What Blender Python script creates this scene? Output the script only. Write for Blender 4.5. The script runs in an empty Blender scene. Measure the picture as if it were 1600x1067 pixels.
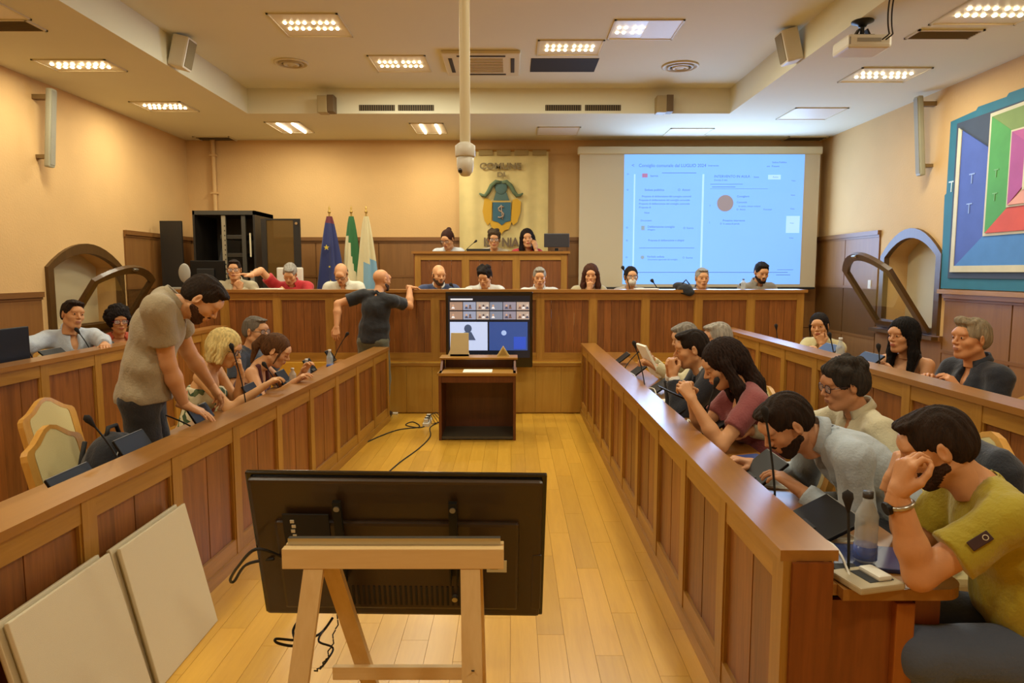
import bpy, bmesh, math, random
import numpy as np
from mathutils import Vector, Matrix, Euler
random.seed(7)
S = bpy.context.scene
COL = S.collection
R = math.radians
PI = math.pi

# ------------------------------------------------------------------ camera
F = 1080.0
H = 1.72
PITCH = math.atan((533.5 - 425) / F)
cam_d = bpy.data.cameras.new('camera'); cam = bpy.data.objects.new('camera', cam_d); COL.objects.link(cam)
cam_d.sensor_width = 36; cam_d.lens = F * 36 / 1600; cam_d.clip_start = 0.05; cam_d.clip_end = 100
cam.location = (0, 0, H); cam.rotation_euler = (PI / 2 - PITCH, 0, 0)
S.camera = cam

# ------------------------------------------------------------------ world, exposure
S.view_settings.view_transform = 'Standard'; S.view_settings.look = 'None'
S.view_settings.gamma = 1.0; S.view_settings.use_curve_mapping = False
S.view_settings.exposure = 0.08
W = bpy.data.worlds.new('world'); S.world = W; W.use_nodes = True
W.node_tree.nodes['Background'].inputs[0].default_value = (1.0, 0.90, 0.72, 1)
W.node_tree.nodes['Background'].inputs[1].default_value = 0.35
LAMP_W = 38.0          # watts of one ceiling fixture
LAMP_COL = (1.0, 0.965, 0.76)


def ray(px, py):
    c, s = math.cos(PITCH), math.sin(PITCH)
    x = (px - 800) / F; y = (533.5 - py) / F
    return Vector((x, c + y * s, -s + y * c))


def PY(px, py, Y):
    d = ray(px, py); t = Y / d.y
    return Vector((d.x * t, Y, H + d.z * t))


def YX(px, py, x):
    d = ray(px, py)
    return x * d.y / d.x


def PZ(px, py, z):
    d = ray(px, py); t = (z - H) / d.z
    return Vector((d.x * t, d.y * t, z))


# ------------------------------------------------------------------ materials
MATS = {}


def _new(name):
    m = bpy.data.materials.new(name); m.use_nodes = True
    nt = m.node_tree
    return m, nt, nt.nodes['Principled BSDF'], nt.nodes, nt.links


def lin(c):
    if isinstance(c, str):
        c = [int(c[i:i + 2], 16) / 255 for i in (0, 2, 4)]
    return tuple((x / 12.92 if x <= 0.04045 else ((x + 0.055) / 1.055) ** 2.4) for x in c) + (1,)


def plain(name, c, rough=0.6, metal=0.0, bump=0.0, bscale=60, var=0.0, spec=0.5, trans=0.0, coat=0.0, vscale=6, sheen=0.0, stretch=(1, 1, 1)):
    if name in MATS: return MATS[name]
    m, nt, p, N, L = _new(name)
    p.inputs['Base Color'].default_value = lin(c); p.inputs['Roughness'].default_value = rough
    p.inputs['Metallic'].default_value = metal; p.inputs['Specular IOR Level'].default_value = spec
    p.inputs['Transmission Weight'].default_value = trans; p.inputs['Coat Weight'].default_value = coat
    p.inputs['Sheen Weight'].default_value = sheen
    if bump or var:
        tc = N.new('ShaderNodeTexCoord'); mp = N.new('ShaderNodeMapping'); mp.inputs['Scale'].default_value = stretch
        L.new(tc.outputs['Object'], mp.inputs[0])
    if var:
        n = N.new('ShaderNodeTexNoise'); n.inputs['Scale'].default_value = vscale; n.inputs['Detail'].default_value = 5
        L.new(mp.outputs[0], n.inputs[0])
        h = N.new('ShaderNodeHueSaturation'); h.inputs['Color'].default_value = lin(c)
        mr = N.new('ShaderNodeMapRange'); mr.inputs[1].default_value = .3; mr.inputs[2].default_value = .7
        mr.inputs[3].default_value = 1 - var; mr.inputs[4].default_value = 1 + var
        L.new(n.outputs[0], mr.inputs[0]); L.new(mr.outputs[0], h.inputs['Value']); L.new(h.outputs[0], p.inputs['Base Color'])
    if bump:
        n2 = N.new('ShaderNodeTexNoise'); n2.inputs['Scale'].default_value = bscale; n2.inputs['Detail'].default_value = 4
        b = N.new('ShaderNodeBump'); b.inputs['Strength'].default_value = bump; b.inputs['Distance'].default_value = 0.01
        L.new(mp.outputs[0], n2.inputs[0]); L.new(n2.outputs[0], b.inputs['Height']); L.new(b.outputs[0], p.inputs['Normal'])
    MATS[name] = m
    return m


def wood(name, c1, c2, axis='Z', rough=0.4, scale=1.0, piece=0.18, contrast=1.0, coat=0.15):
    """grain runs along `axis` of the object; each piece gets its own tint and its own stretch of grain"""
    if name in MATS: return MATS[name]
    m, nt, p, N, L = _new(name)
    tc = N.new('ShaderNodeTexCoord'); oi = N.new('ShaderNodeObjectInfo')
    mul = N.new('ShaderNodeVectorMath'); mul.operation = 'SCALE'; mul.inputs[0].default_value = (7.3, 11.1, 5.7)
    L.new(oi.outputs['Random'], mul.inputs['Scale'])
    add = N.new('ShaderNodeVectorMath'); L.new(tc.outputs['Object'], add.inputs[0]); L.new(mul.outputs[0], add.inputs[1])
    mp = N.new('ShaderNodeMapping'); s = [9 * scale] * 3; s['XYZ'.index(axis)] = 0.7 * scale; mp.inputs['Scale'].default_value = s
    L.new(add.outputs[0], mp.inputs[0])
    n = N.new('ShaderNodeTexNoise'); n.inputs['Scale'].default_value = 2.2; n.inputs['Detail'].default_value = 8; n.inputs['Distortion'].default_value = 1.2
    L.new(mp.outputs[0], n.inputs[0])
    n2 = N.new('ShaderNodeTexNoise'); n2.inputs['Scale'].default_value = 14; n2.inputs['Detail'].default_value = 3
    L.new(mp.outputs[0], n2.inputs[0])
    mx = N.new('ShaderNodeMix'); mx.data_type = 'FLOAT'; mx.inputs[0].default_value = 0.25
    L.new(n.outputs[0], mx.inputs[2]); L.new(n2.outputs[0], mx.inputs[3])
    cr = N.new('ShaderNodeValToRGB'); cr.color_ramp.elements[0].position = 0.5 - .2 / contrast; cr.color_ramp.elements[1].position = 0.5 + .2 / contrast
    cr.color_ramp.elements[0].color = lin(c1); cr.color_ramp.elements[1].color = lin(c2)
    L.new(mx.outputs[0], cr.inputs[0])
    h = N.new('ShaderNodeHueSaturation'); L.new(cr.outputs[0], h.inputs['Color'])
    mr = N.new('ShaderNodeMapRange'); mr.inputs[3].default_value = 1 - piece; mr.inputs[4].default_value = 1 + piece
    L.new(oi.outputs['Random'], mr.inputs[0]); L.new(mr.outputs[0], h.inputs['Value'])
    L.new(h.outputs[0], p.inputs['Base Color'])
    p.inputs['Roughness'].default_value = rough; p.inputs['Coat Weight'].default_value = coat; p.inputs['Coat Roughness'].default_value = .25
    b = N.new('ShaderNodeBump'); b.inputs['Strength'].default_value = .08; L.new(mx.outputs[0], b.inputs['Height']); L.new(b.outputs[0], p.inputs['Normal'])
    MATS[name] = m
    return m


def emis(name, c, st):
    if name in MATS: return MATS[name]
    m, nt, p, N, L = _new(name)
    p.inputs['Base Color'].default_value = lin(c); p.inputs['Emission Color'].default_value = lin(c); p.inputs['Emission Strength'].default_value = st
    MATS[name] = m
    return m


def glass(name, c=(1, 1, 1), rough=0.02, alpha=None):
    if name in MATS: return MATS[name]
    m, nt, p, N, L = _new(name)
    p.inputs['Base Color'].default_value = lin(c); p.inputs['Roughness'].default_value = rough
    if alpha is None: p.inputs['Transmission Weight'].default_value = 1; p.inputs['IOR'].default_value = 1.2
    else: p.inputs['Alpha'].default_value = alpha
    MATS[name] = m
    return m


WALL = plain('wall_paint', 'd2aa70', .85, bump=.25, bscale=40, var=.04, vscale=1.5)
CEIL = plain('ceiling_paint', 'e2dfc6', .9, var=.02, vscale=1)
W_PAN = wood('panel_wood', '6c3c14', '965a25', 'Z', .42, 1.0, .16)
W_POST = wood('post_wood', '94651f', 'b07f34', 'Z', .4, .8, .06)
W_RAILX = wood('rail_wood_x', '94651f', 'b07f34', 'X', .4, .8, .05)
W_RAILY = wood('rail_wood_y', '94651f', 'b07f34', 'Y', .4, .8, .05)
W_TOPY = wood('top_wood_y', '8c5b25', 'a47032', 'Y', .28, .5, .04, .7, coat=.4)
W_TOPX = wood('top_wood_x', '8c5b25', 'a47032', 'X', .28, .5, .04, .7, coat=.4)
W_DARK = wood('end_wood', '73380f', '8e4c1c', 'Z', .45, .8, .06)
W_WAIN = wood('wainscot_wood', '7a4f22', '8e612e', 'Z', .5, .6, .05, .7)
W_WCAP = wood('wainscot_cap_wood', '70481e', '845727', 'Y', .45, .6, .03, .7)
W_FASC = wood('fascia_wood', 'b08430', 'c49a44', 'Z', .4, .7, .05, .8)
W_FLOOR = wood('floor_wood', 'c8932c', 'd9a63c', 'Y', .3, .9, .10, .8, coat=.25)
W_PINE = wood('pine_wood', 'd4ae70', 'e4c48a', 'Z', .6, .8, .05, .8, coat=0)
W_PINEX = wood('pine_wood_x', 'd4ae70', 'e4c48a', 'X', .6, .8, .05, .8, coat=0)
W_CHAIR = wood('chair_wood', 'c98f3c', 'dba650', 'Z', .35, 1, .05, .8, coat=.3)
W_FRAMEDK = wood('frame_wood_dark', '48300f', '5e401a', 'Z', .4, 1, .05, .8)
W_LECT = wood('lectern_wood', '54290f', '6e3916', 'Z', .4, 1, .05, .8)
CREAM = plain('cream_fabric', 'dccb92', .9, bump=.2, bscale=300)
BLACK = plain('black_plastic', '0e0c0b', .5, spec=.3)
BLACKM = plain('black_matte', '1c1a18', .7)
GLOSS = plain('gloss_black', '0d0b09', .12, coat=.5)
SCREENOFF = plain('screen_off', '0a0a0c', .45, spec=.3)
DKMETAL = plain('dark_metal', '2b2a26', .45, metal=.6)
STEEL = plain('steel', 'b8b4a8', .3, metal=.9)
CHROME = plain('chrome', 'd8d4cc', .12, metal=1)
WHITEP = plain('white_plastic', 'ddd8c8', .45)
OFFW = plain('off_white', 'd9cfae', .6)
PAPER = plain('paper', 'f0ead8', .8)
GREYP = plain('grey_plastic', '9b968a', .5)
VENT = plain('vent_dark', '3a3226', .8)
PANELW = plain('acoustic_panel_white', 'e0d2ae', .8, bump=.4, bscale=500)
PANELE = plain('acoustic_panel_edge', 'c7b88e', .8)
EM_LED = emis('led', (1, .93, .78), 14)
EM_DIFF = emis('diffuser_dim', (1, .9, .75), .6)
GLASSM = glass('bottle_plastic', (.80, .83, .84), .06, .45)
WATER = glass('water', (.9, .95, 1))
BLUELAB = plain('blue_label', '4462b4', .5); CLEARBLUE = glass('clear_blue_label', 'x' and (.28, .40, .78), .2, .6)


# ------------------------------------------------------------------ mesh building
class MB:
    def __init__(s):
        s.v = []; s.f = []; s.m = []; s.sm = []; s.mats = []

    def mi(s, mat):
        if mat not in s.mats: s.mats.append(mat)
        return s.mats.index(mat)

    def add(s, vs, fs, mat=None, smooth=False, M=None):
        o = len(s.v)
        for v in vs:
            v = Vector(v)
            s.v.append(tuple(M @ v) if M else tuple(v))
        k = s.mi(mat) if mat else 0
        for f in fs: s.f.append([i + o for i in f]); s.m.append(k); s.sm.append(smooth)
        return s

    def box(s, c, d, mat=None, rot=None, M=None):
        x, y, z = d[0] / 2, d[1] / 2, d[2] / 2
        vs = [Vector((i * x, j * y, k * z)) for i in (-1, 1) for j in (-1, 1) for k in (-1, 1)]
        if rot: e = Euler(rot).to_matrix(); vs = [e @ v for v in vs]
        vs = [v + Vector(c) for v in vs]
        return s.add(vs, [(0, 1, 3, 2), (4, 6, 7, 5), (0, 4, 5, 1), (2, 3, 7, 6), (0, 2, 6, 4), (1, 5, 7, 3)], mat, M=M)

    def bx(s, a, b, mat=None, M=None):
        a = Vector(a); b = Vector(b)
        return s.box((a + b) / 2, [abs(t) for t in (b - a)], mat, M=M)

    def bbox(s, c, d, r=.01, mat=None, rot=None, M=None):
        """bevelled box"""
        bm = bmesh.new(); bmesh.ops.create_cube(bm, size=1)
        for v in bm.verts: v.co = Vector((v.co.x * d[0], v.co.y * d[1], v.co.z * d[2]))
        bmesh.ops.bevel(bm, geom=bm.edges[:] + bm.verts[:], offset=min(r, min(d) * .45), segments=2, affect='EDGES', profile=.6)
        e = Euler(rot).to_matrix() if rot else Matrix.Identity(3)
        bm.verts.index_update()
        vs = [e @ v.co + Vector(c) for v in bm.verts]; fs = [[v.index for v in f.verts] for f in bm.faces]
        bm.free()
        return s.add(vs, fs, mat, M=M)

    def cyl(s, a, b, r1, r2=None, n=12, mat=None, caps=True, smooth=True, M=None):
        a = Vector(a); b = Vector(b); r2 = r1 if r2 is None else r2
        z = (b - a).normalized(); x = z.orthogonal().normalized(); y = z.cross(x)
        vs = []
        for p, r in ((a, r1), (b, r2)):
            for i in range(n):
                t = 2 * PI * i / n; vs.append(p + (x * math.cos(t) + y * math.sin(t)) * r)
        fs = [(i, (i + 1) % n, n + (i + 1) % n, n + i) for i in range(n)]
        s.add(vs, fs, mat, smooth, M)
        if caps: s.add(vs[:n], [list(range(n))[::-1]], mat, False, M); s.add(vs[n:], [list(range(n))], mat, False, M)
        return s

    def tube(s, pts, r, n=8, mat=None, closed=False, M=None, rs=None):
        pts = [Vector(p) for p in pts]; N = len(pts); vs = []; fs = []
        up = None
        for i, p in enumerate(pts):
            a = pts[i - 1] if (i > 0 or closed) else p; b = pts[(i + 1) % N] if (i < N - 1 or closed) else p
            t = (b - a).normalized()
            if up is None: up = t.orthogonal().normalized()
            up = (up - t * up.dot(t))
            up = up.normalized() if up.length > 1e-6 else t.orthogonal().normalized()
            y = t.cross(up); rr = rs[i] if rs else r
            for k in range(n):
                q = 2 * PI * k / n; vs.append(p + (up * math.cos(q) + y * math.sin(q)) * rr)
        for i in range(N if closed else N - 1):
            j = (i + 1) % N
            for k in range(n): fs.append((i * n + k, i * n + (k + 1) % n, j * n + (k + 1) % n, j * n + k))
        if not closed: fs.append(list(range(n))[::-1]); fs.append(list(range((N - 1) * n, N * n)))
        return s.add(vs, fs, mat, True, M)

    def lathe(s, prof, c=(0, 0, 0), n=20, mat=None, M=None, smooth=True):
        vs = []; fs = []
        for r, z in prof:
            for k in range(n): q = 2 * PI * k / n; vs.append(Vector(c) + Vector((r * math.cos(q), r * math.sin(q), z)))
        for i in range(len(prof) - 1):
            for k in range(n): fs.append((i * n + k, i * n + (k + 1) % n, (i + 1) * n + (k + 1) % n, (i + 1) * n + k))
        if prof[0][0] > 1e-5: fs.append(list(range(n))[::-1])
        if prof[-1][0] > 1e-5: fs.append(list(range((len(prof) - 1) * n, len(prof) * n)))
        return s.add(vs, fs, mat, smooth, M)

    def ball(s, c, r, n=12, mat=None, M=None):
        if not hasattr(r, '__len__'): r = (r, r, r)
        vs = [Vector(c) + Vector((0, 0, -r[2]))]; fs = []; m = n // 2
        for i in range(1, m):
            ph = -PI / 2 + PI * i / m
            for k in range(n):
                q = 2 * PI * k / n; vs.append(Vector(c) + Vector((r[0] * math.cos(ph) * math.cos(q), r[1] * math.cos(ph) * math.sin(q), r[2] * math.sin(ph))))
        vs.append(Vector(c) + Vector((0, 0, r[2])))
        for k in range(n): fs.append((0, 1 + (k + 1) % n, 1 + k))
        for i in range(m - 2):
            for k in range(n): a = 1 + i * n; fs.append((a + k, a + (k + 1) % n, a + n + (k + 1) % n, a + n + k))
        a = 1 + (m - 2) * n
        for k in range(n): fs.append((a + k, a + (k + 1) % n, len(vs) - 1))
        return s.add(vs, fs, mat, True, M)

    def prism(s, poly, t, mat=None, M=None, y0=0.0):
        """polygon in the XZ plane, thickness t along +Y"""
        n = len(poly)
        vs = [(x, y0, z) for x, z in poly] + [(x, y0 + t, z) for x, z in poly]
        fs = [list(range(n)), list(range(n, 2 * n))[::-1]] + [(i, i + n, (i + 1) % n + n, (i + 1) % n) for i in range(n)]
        return s.add(vs, fs, mat, M=M)

    def ring(s, outer, inner, t, mat=None, M=None, y0=0.0):
        """frame between two matching outlines in XZ, thickness along +Y"""
        n = len(outer)
        vs = [(x, y0, z) for x, z in outer] + [(x, y0, z) for x, z in inner] + [(x, y0 + t, z) for x, z in outer] + [(x, y0 + t, z) for x, z in inner]
        fs = []
        for i in range(n):
            j = (i + 1) % n
            fs += [(i, j, n + j, n + i), (2 * n + i, 3 * n + i, 3 * n + j, 2 * n + j), (i, 2 * n + i, 2 * n + j, j), (n + i, n + j, 3 * n + j, 3 * n + i)]
        return s.add(vs, fs, mat, M=M)

    def mesh(s, name, mat=None):
        me = bpy.data.meshes.new(name); me.from_pydata(s.v, [], s.f)
        mats = s.mats if s.mats else [mat]
        for q in mats: me.materials.append(q)
        me.polygons.foreach_set('material_index', s.m); me.polygons.foreach_set('use_smooth', s.sm)
        bm = bmesh.new(); bm.from_mesh(me); bmesh.ops.recalc_face_normals(bm, faces=bm.faces); bm.to_mesh(me); bm.free()
        me.update()
        return me

    def build(s, name, mat=None, parent=None, loc=None, rot=None, origin=None):
        if origin is not None:
            o_ = Vector(origin); s.v = [tuple(Vector(v) - o_) for v in s.v]; loc = o_
        o = bpy.data.objects.new(name, s.mesh(name, mat)); COL.objects.link(o)
        if parent: o.parent = parent
        if loc is not None: o.location = loc
        if rot is not None: o.rotation_euler = rot
        return o


def link(me, name, parent=None, loc=(0, 0, 0), rot=(0, 0, 0), scale=None):
    o = bpy.data.objects.new(name, me); COL.objects.link(o); o.parent = parent; o.location = loc; o.rotation_euler = rot
    if scale: o.scale = scale
    return o


def tag(o, label=None, cat=None, group=None, kind=None):
    if label: o['label'] = label
    if cat: o['category'] = cat
    if group: o['group'] = group
    if kind: o['kind'] = kind
    return o


def empty(name, loc=(0, 0, 0), rz=0.0, label=None, cat=None, group=None, kind=None):
    o = bpy.data.objects.new(name, None); COL.objects.link(o); o.location = loc; o.rotation_euler = (0, 0, rz); o.empty_display_size = .1
    return tag(o, label, cat, group, kind)


def copy_tree(o, parent=None):
    c = o.copy(); COL.objects.link(c); c.parent = parent
    for ch in [x for x in S.objects if x.parent == o]: copy_tree(ch, c)
    return c


def text(s, size, mat, M, parent=None, name='lettering', ext=0.0, align='CENTER', sx=1.0, bold=0.0):
    """flat lettering lying in its own XY plane, placed by matrix M"""
    cu = bpy.data.curves.new(name, 'FONT'); cu.body = s; cu.size = size; cu.extrude = ext; cu.offset = bold; cu.align_x = align; cu.align_y = 'CENTER'
    t = bpy.data.objects.new(name, cu); COL.objects.link(t)
    dg = bpy.context.evaluated_depsgraph_get(); me = bpy.data.meshes.new_from_object(t.evaluated_get(dg))
    bpy.data.objects.remove(t); bpy.data.curves.remove(cu)
    me.transform(Matrix.Diagonal((sx, 1, 1, 1))); me.materials.clear(); me.materials.append(mat)
    o = bpy.data.objects.new(name, me); COL.objects.link(o)
    if parent: o.parent = parent
    o.matrix_local = M
    return o


def facing(loc, normal=(0, -1, 0), up=(0, 0, 1)):
    """matrix whose local XY plane faces `normal`"""
    z = Vector(normal).normalized(); y = Vector(up); y = (y - z * y.dot(z)).normalized(); x = y.cross(z)
    m = Matrix((x, y, z)).transposed().to_4x4(); m.translation = Vector(loc)
    return m
# ================================================================== the room
XL, XR, YB, YF = -5.3, 5.05, 11.5, -3.0
ZC, ZT = 3.85, 4.18
TX0, TX1, TY1 = -3.57, 2.94, 9.6
AX0, AX1, YP = -1.55, 0.86, 8.33   # aisle, podium front

fl = MB().bx((XL - .1, YF, -.1), (XR + .1, YB + .1, -.006)).build('floor', W_FLOOR); tag(fl, kind='structure')
# parquet planks of the aisle, each its own piece
pw, pl = .128, .92
me_pl = MB().box((0, 0, 0), (pw - .0016, pl - .0016, .006)).mesh('floor_plank', W_FLOOR)
x = -1.80; col = 0
while x < AX1 - .05:
    y = 1.15 + (col * .37) % .9
    while y < YP - .1:
        ln = min(pl, YP - y)
        link(me_pl, 'floor_plank', fl, (x + pw / 2, y + ln / 2, -.003), scale=(1, ln / pl, 1))
        y += pl
    x += pw; col += 1


def wall(name, a, b):
    return tag(MB().bx(a, b).build(name, WALL), kind='structure')


# arched niches are cut into the side walls: the wall is built around the opening
def arch_pts(y0, y1, z0, zs, za, n=12):
    """outline (y, z) of an arched opening, anticlockwise from the lower near corner"""
    pts = [(y0, z0), (y1, z0), (y1, zs)]
    for i in range(1, n):
        u = 1 - 2 * i / n; pts.append(((y0 + y1) / 2 + (y1 - y0) / 2 * u, zs + (za - zs) * (1 - u * u)))
    pts.append((y0, zs))
    return pts


def wall_with_niche(name, x, sgn, ny, z0, zs, za):
    y0, y1 = ny; n = 12; pts = arch_pts(y0, y1, z0, zs, za, n)
    mb = MB(); T = .3
    M = lambda yy, zz, d: (x + sgn * d, yy, zz)
    for d in (0, T):
        vs = [M(*p, d) for p in pts]; k = len(vs)
        vs += [M(YF, 0, d), M(YB, 0, d), M(YB, ZC, d), M(YF, ZC, d)]
        fs = [(k, k + 1, 1, 0), (k + 1, k + 2, 2, 1), (k, 0, k - 1, k + 3)]
        for i in range(2, k - 1): fs.append((k + 2 if i < 2 + n // 2 else k + 3, i + 1, i))
        fs.append((k + 2, k + 3, 2 + n // 2))
        mb.add(vs, fs, WALL)
    k = len(pts)
    vs = [M(*p, 0) for p in pts] + [M(*p, T) for p in pts]
    mb.add(vs, [(i, (i + 1) % k, k + (i + 1) % k, k + i) for i in range(k)], WALL)
    mb.add([M(y0 - .1, z0 - .1, T), M(y1 + .1, z0 - .1, T), M(y1 + .1, za + .1, T), M(y0 - .1, za + .1, T)], [(0, 1, 2, 3)], plain('niche_back_' + name, 'cfc09c', .8))
    return tag(mb.build(name, WALL), kind='structure')


wl = wall_with_niche('wall_left', XL, -1, (7.95, 9.35), 1.0, 1.78, 2.0)
wr = wall_with_niche('wall_right', XR, 1, (8.2, 9.4), 1.0, 1.93, 2.20)
wb = wall('wall_back', (XL - .3, YB, 0), (XR + .3, YB + .15, ZC + .5))
wf = wall('wall_front', (XL - .3, YF - .15, 0), (XR + .3, YF, ZC + .5))

# ceiling: lowered border with a raised tray in the middle
cb = MB()
cb.bx((XL - .3, YF, ZC), (TX0, YB, ZC + .6)); cb.bx((TX1, YF, ZC), (XR + .3, YB, ZC + .6)); cb.bx((TX0, TY1, ZC), (TX1, YB, ZC + .6))
cb.bx((TX0, YF, ZT), (TX1, TY1, ZT + .27))
tag(cb.build('ceiling', CEIL), kind='structure')


# wainscot
def wains(name, parent, side, y0, y1, z1, mids, pitch):
    x = XL if side < 0 else XR; s = -side
    y = y0; n = max(1, round((y1 - y0) / pitch)); dy = (y1 - y0) / n
    MB().bx((x, y0, .1), (x + s * .004, y1, z1 - .05)).build('backing', W_WCAP, parent)
    zs = [.1] + mids + [z1 - .07]
    for a, b in zip(zs[:-1], zs[1:]):
        m_ = MB().box((0, 0, 0), (.018, dy - .02, b - a - .012)).mesh('panel', W_WAIN)
        for i in range(n): link(m_, 'panel', parent, (x + s * .010, y0 + dy * (i + .5), (a + b) / 2))
    r = MB(); r.bx((x, y0, z1 - .06), (x + s * .05, y1, z1)); r.bx((x, y0, z1 - .09), (x + s * .03, y1, z1 - .06))
    for q in mids: r.bx((x, y0, q - .018), (x + s * .026, y1, q + .018))
    r.build('cap_rail', W_WCAP, parent)
    MB().bx((x, y0, 0), (x + s * .03, y1, .1)).build('skirting', W_WCAP, parent)


wnl = tag(empty('trim_1'), kind='structure'); wnr = tag(empty('trim_2'), kind='structure'); wnb = tag(empty('trim_3'), kind='structure')
wains('w', wnl, -1, YF, 7.78, 1.5, [.8], 1.15)
wains('w', wnl, -1, 7.78, 9.52, .99, [.5], .87)
wains('w', wnl, -1, 9.52, YB, 2.29, [1.5, .8], .99)
wains('w', wnr, 1, YF, 8.05, 1.48, [.8], 1.15)
wains('w', wnr, 1, 8.05, 9.55, .97, [.5], .75)
wains('w', wnr, 1, 9.55, YB, 2.29, [1.5, .8], .99)
n = 10; dx = (XR - XL) / n
MB().bx((XL, YB - .004, .1), (XR, YB, 2.25)).build('backing', W_WCAP, wnb)
for a, b in ((.1, .8), (.8, 1.65), (1.65, 2.21)):
    m_ = MB().box((0, 0, 0), (dx - .02, .018, b - a - .012)).mesh('panel', W_WAIN)
    for i in range(n): link(m_, 'panel', wnb, (XL + dx * (i + .5), YB - .010, (a + b) / 2))
W_WCAPX = wood('wainscot_cap_wood_x', '70481e', '845727', 'X', .45, .6, .03, .7)
r = MB(); r.bx((XL, YB - .05, 2.23), (XR, YB, 2.29)); r.bx((XL, YB - .03, 2.2), (XR, YB, 2.23)); r.bx((XL, YB - .026, 1.63), (XR, YB, 1.67)); r.build('cap_rail', W_WCAPX, wnb)


# arched windows: fixed frame round the niche and a hopper casement leaning into the room
def arch_window(name, x, sgn, ny, z0, zs, za, tilt):
    root = tag(empty(name, (x, (ny[0] + ny[1]) / 2, z0)), kind='structure')
    y0, y1 = ny[0] - (ny[0] + ny[1]) / 2, ny[1] - (ny[0] + ny[1]) / 2
    h, hs = za - z0, zs - z0
    M = Matrix(((0, -sgn, 0), (1, 0, 0), (0, 0, 1))).to_4x4()   # profile x -> world y, thickness -> into the room
    o = arch_pts(y0 - .07, y1 + .07, -.04, hs, h + .07); i_ = arch_pts(y0 + .03, y1 - .03, .05, hs - .02, h - .05)
    MB().ring(o, i_, .07, M=M, y0=-.03).build('frame', W_FRAMEDK, root)
    MB().box((-sgn * .05, 0, -.06), (.16, y1 - y0 + .24, .04)).build('sill', W_FRAMEDK, root)
    cs = tag(empty('casement', (-sgn * .05, 0, .02))); cs.parent = root; cs.rotation_euler = (0, -sgn * tilt, 0)
    o = arch_pts(y0 + .02, y1 - .02, 0, hs - .03, h - .05); i_ = arch_pts(y0 + .12, y1 - .12, .10, hs - .07, h - .15)
    MB().ring(o, i_, .05, M=M).build('sash', W_FRAMEDK, cs)
    MB().prism(i_, .006, M=M, y0=.02).build('pane', glass('window_pane', (.97, .97, .95)), cs)
    MB().bbox((-sgn * .06, 0, h - .08), (.03, .1, .03), .006).build('catch', STEEL, cs)


arch_window('window_1', XL, -1, (7.95, 9.35), 1.0, 1.78, 2.0, R(34))
arch_window('window_2', XR, 1, (8.2, 9.4), 1.0, 1.93, 2.20, R(34))


# ------------------------------------------------------------------ ceiling fittings
def fixture(x0, x1, y0, y1, z, label, kind='led', power=1.0, cells=8):
    cx, cy = (x0 + x1) / 2, (y0 + y1) / 2; w, d = x1 - x0, y1 - y0
    root = empty('ceiling_light', (cx, cy, z), 0, label, 'ceiling light')
    e = .02
    fr = MB()
    for a, b in (((-w / 2, -d / 2, -.012), (w / 2, -d / 2 + e, .0)), ((-w / 2, d / 2 - e, -.012), (w / 2, d / 2, 0)), ((-w / 2, -d / 2, -.012), (-w / 2 + e, d / 2, 0)), ((w / 2 - e, -d / 2, -.012), (w / 2, d / 2, 0))): fr.bx(a, b)
    fr.build('frame', OFFW, root)
    if kind == 'blank':
        MB().bx((-w / 2 + e, -d / 2 + e, -.006), (w / 2 - e, d / 2 - e, -.001)).build('diffuser', plain('diffuser_blank', 'e8e0cc', .5), root)
        return root
    if kind == 'half':
        MB().bx((0, -d / 2 + e, -.006), (w / 2 - e, d / 2 - e, -.001)).build('diffuser', plain('diffuser_blank', 'e8e0cc', .5), root)
        MB().bx((-w / 2 + e, -d / 2 + e, -.003), (0, d / 2 - e, -.001)).build('reflector', plain('reflector', 'e6dcc0', .35), root)
        X = (-w * .42, -w * .03)
    else:
        MB().bx((-w / 2 + e, -d / 2 + e, -.003), (w / 2 - e, d / 2 - e, -.001)).build('reflector', plain('reflector', 'e6dcc0', .35), root)
        X = (-w * .38, w * .38)
    c = MB()
    if kind == 'tube':
        for q in (-.09, .13): c.cyl((q, -d * .4, -.012), (q, d * .4, -.012), .018, n=10)
        c.build('lamp_tube', emis('tube', (1, .95, .85), 9), root)
    else:
        for k in range(cells):
            xx = X[0] + (X[1] - X[0]) * (k + .5) / cells + (.012 if k >= cells / 2 else -.012)
            for j in (-.075, .075): c.ball((xx, j * d / .6, -.010), (.017, .024, .008), 8)
        cc = c.build('lamp_cells', EM_LED, root); cc['kind'] = 'stuff'
    L = bpy.data.lights.new('lamp_glow', 'AREA'); L.shape = 'RECTANGLE'; L.size = (X[1] - X[0]) if kind != 'tube' else .4; L.size_y = d * .5; L.energy = LAMP_W * power; L.color = LAMP_COL
    lo = bpy.data.objects.new('lamp_glow', L); COL.objects.link(lo); lo.parent = root; lo.location = (0, 0, -.03)
    return root


def fx(px0, px1, pyn, pyf, z, label, **k):
    """fixture seen between columns px0..px1 on its far edge and rows pyn (near) .. pyf (far)"""
    a = PZ(px0, pyf, z); b = PZ(px1, pyf, z); c = PZ(px0, pyn, z)
    return fixture(a.x, b.x, c.y, a.y, z, label, **k)


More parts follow.
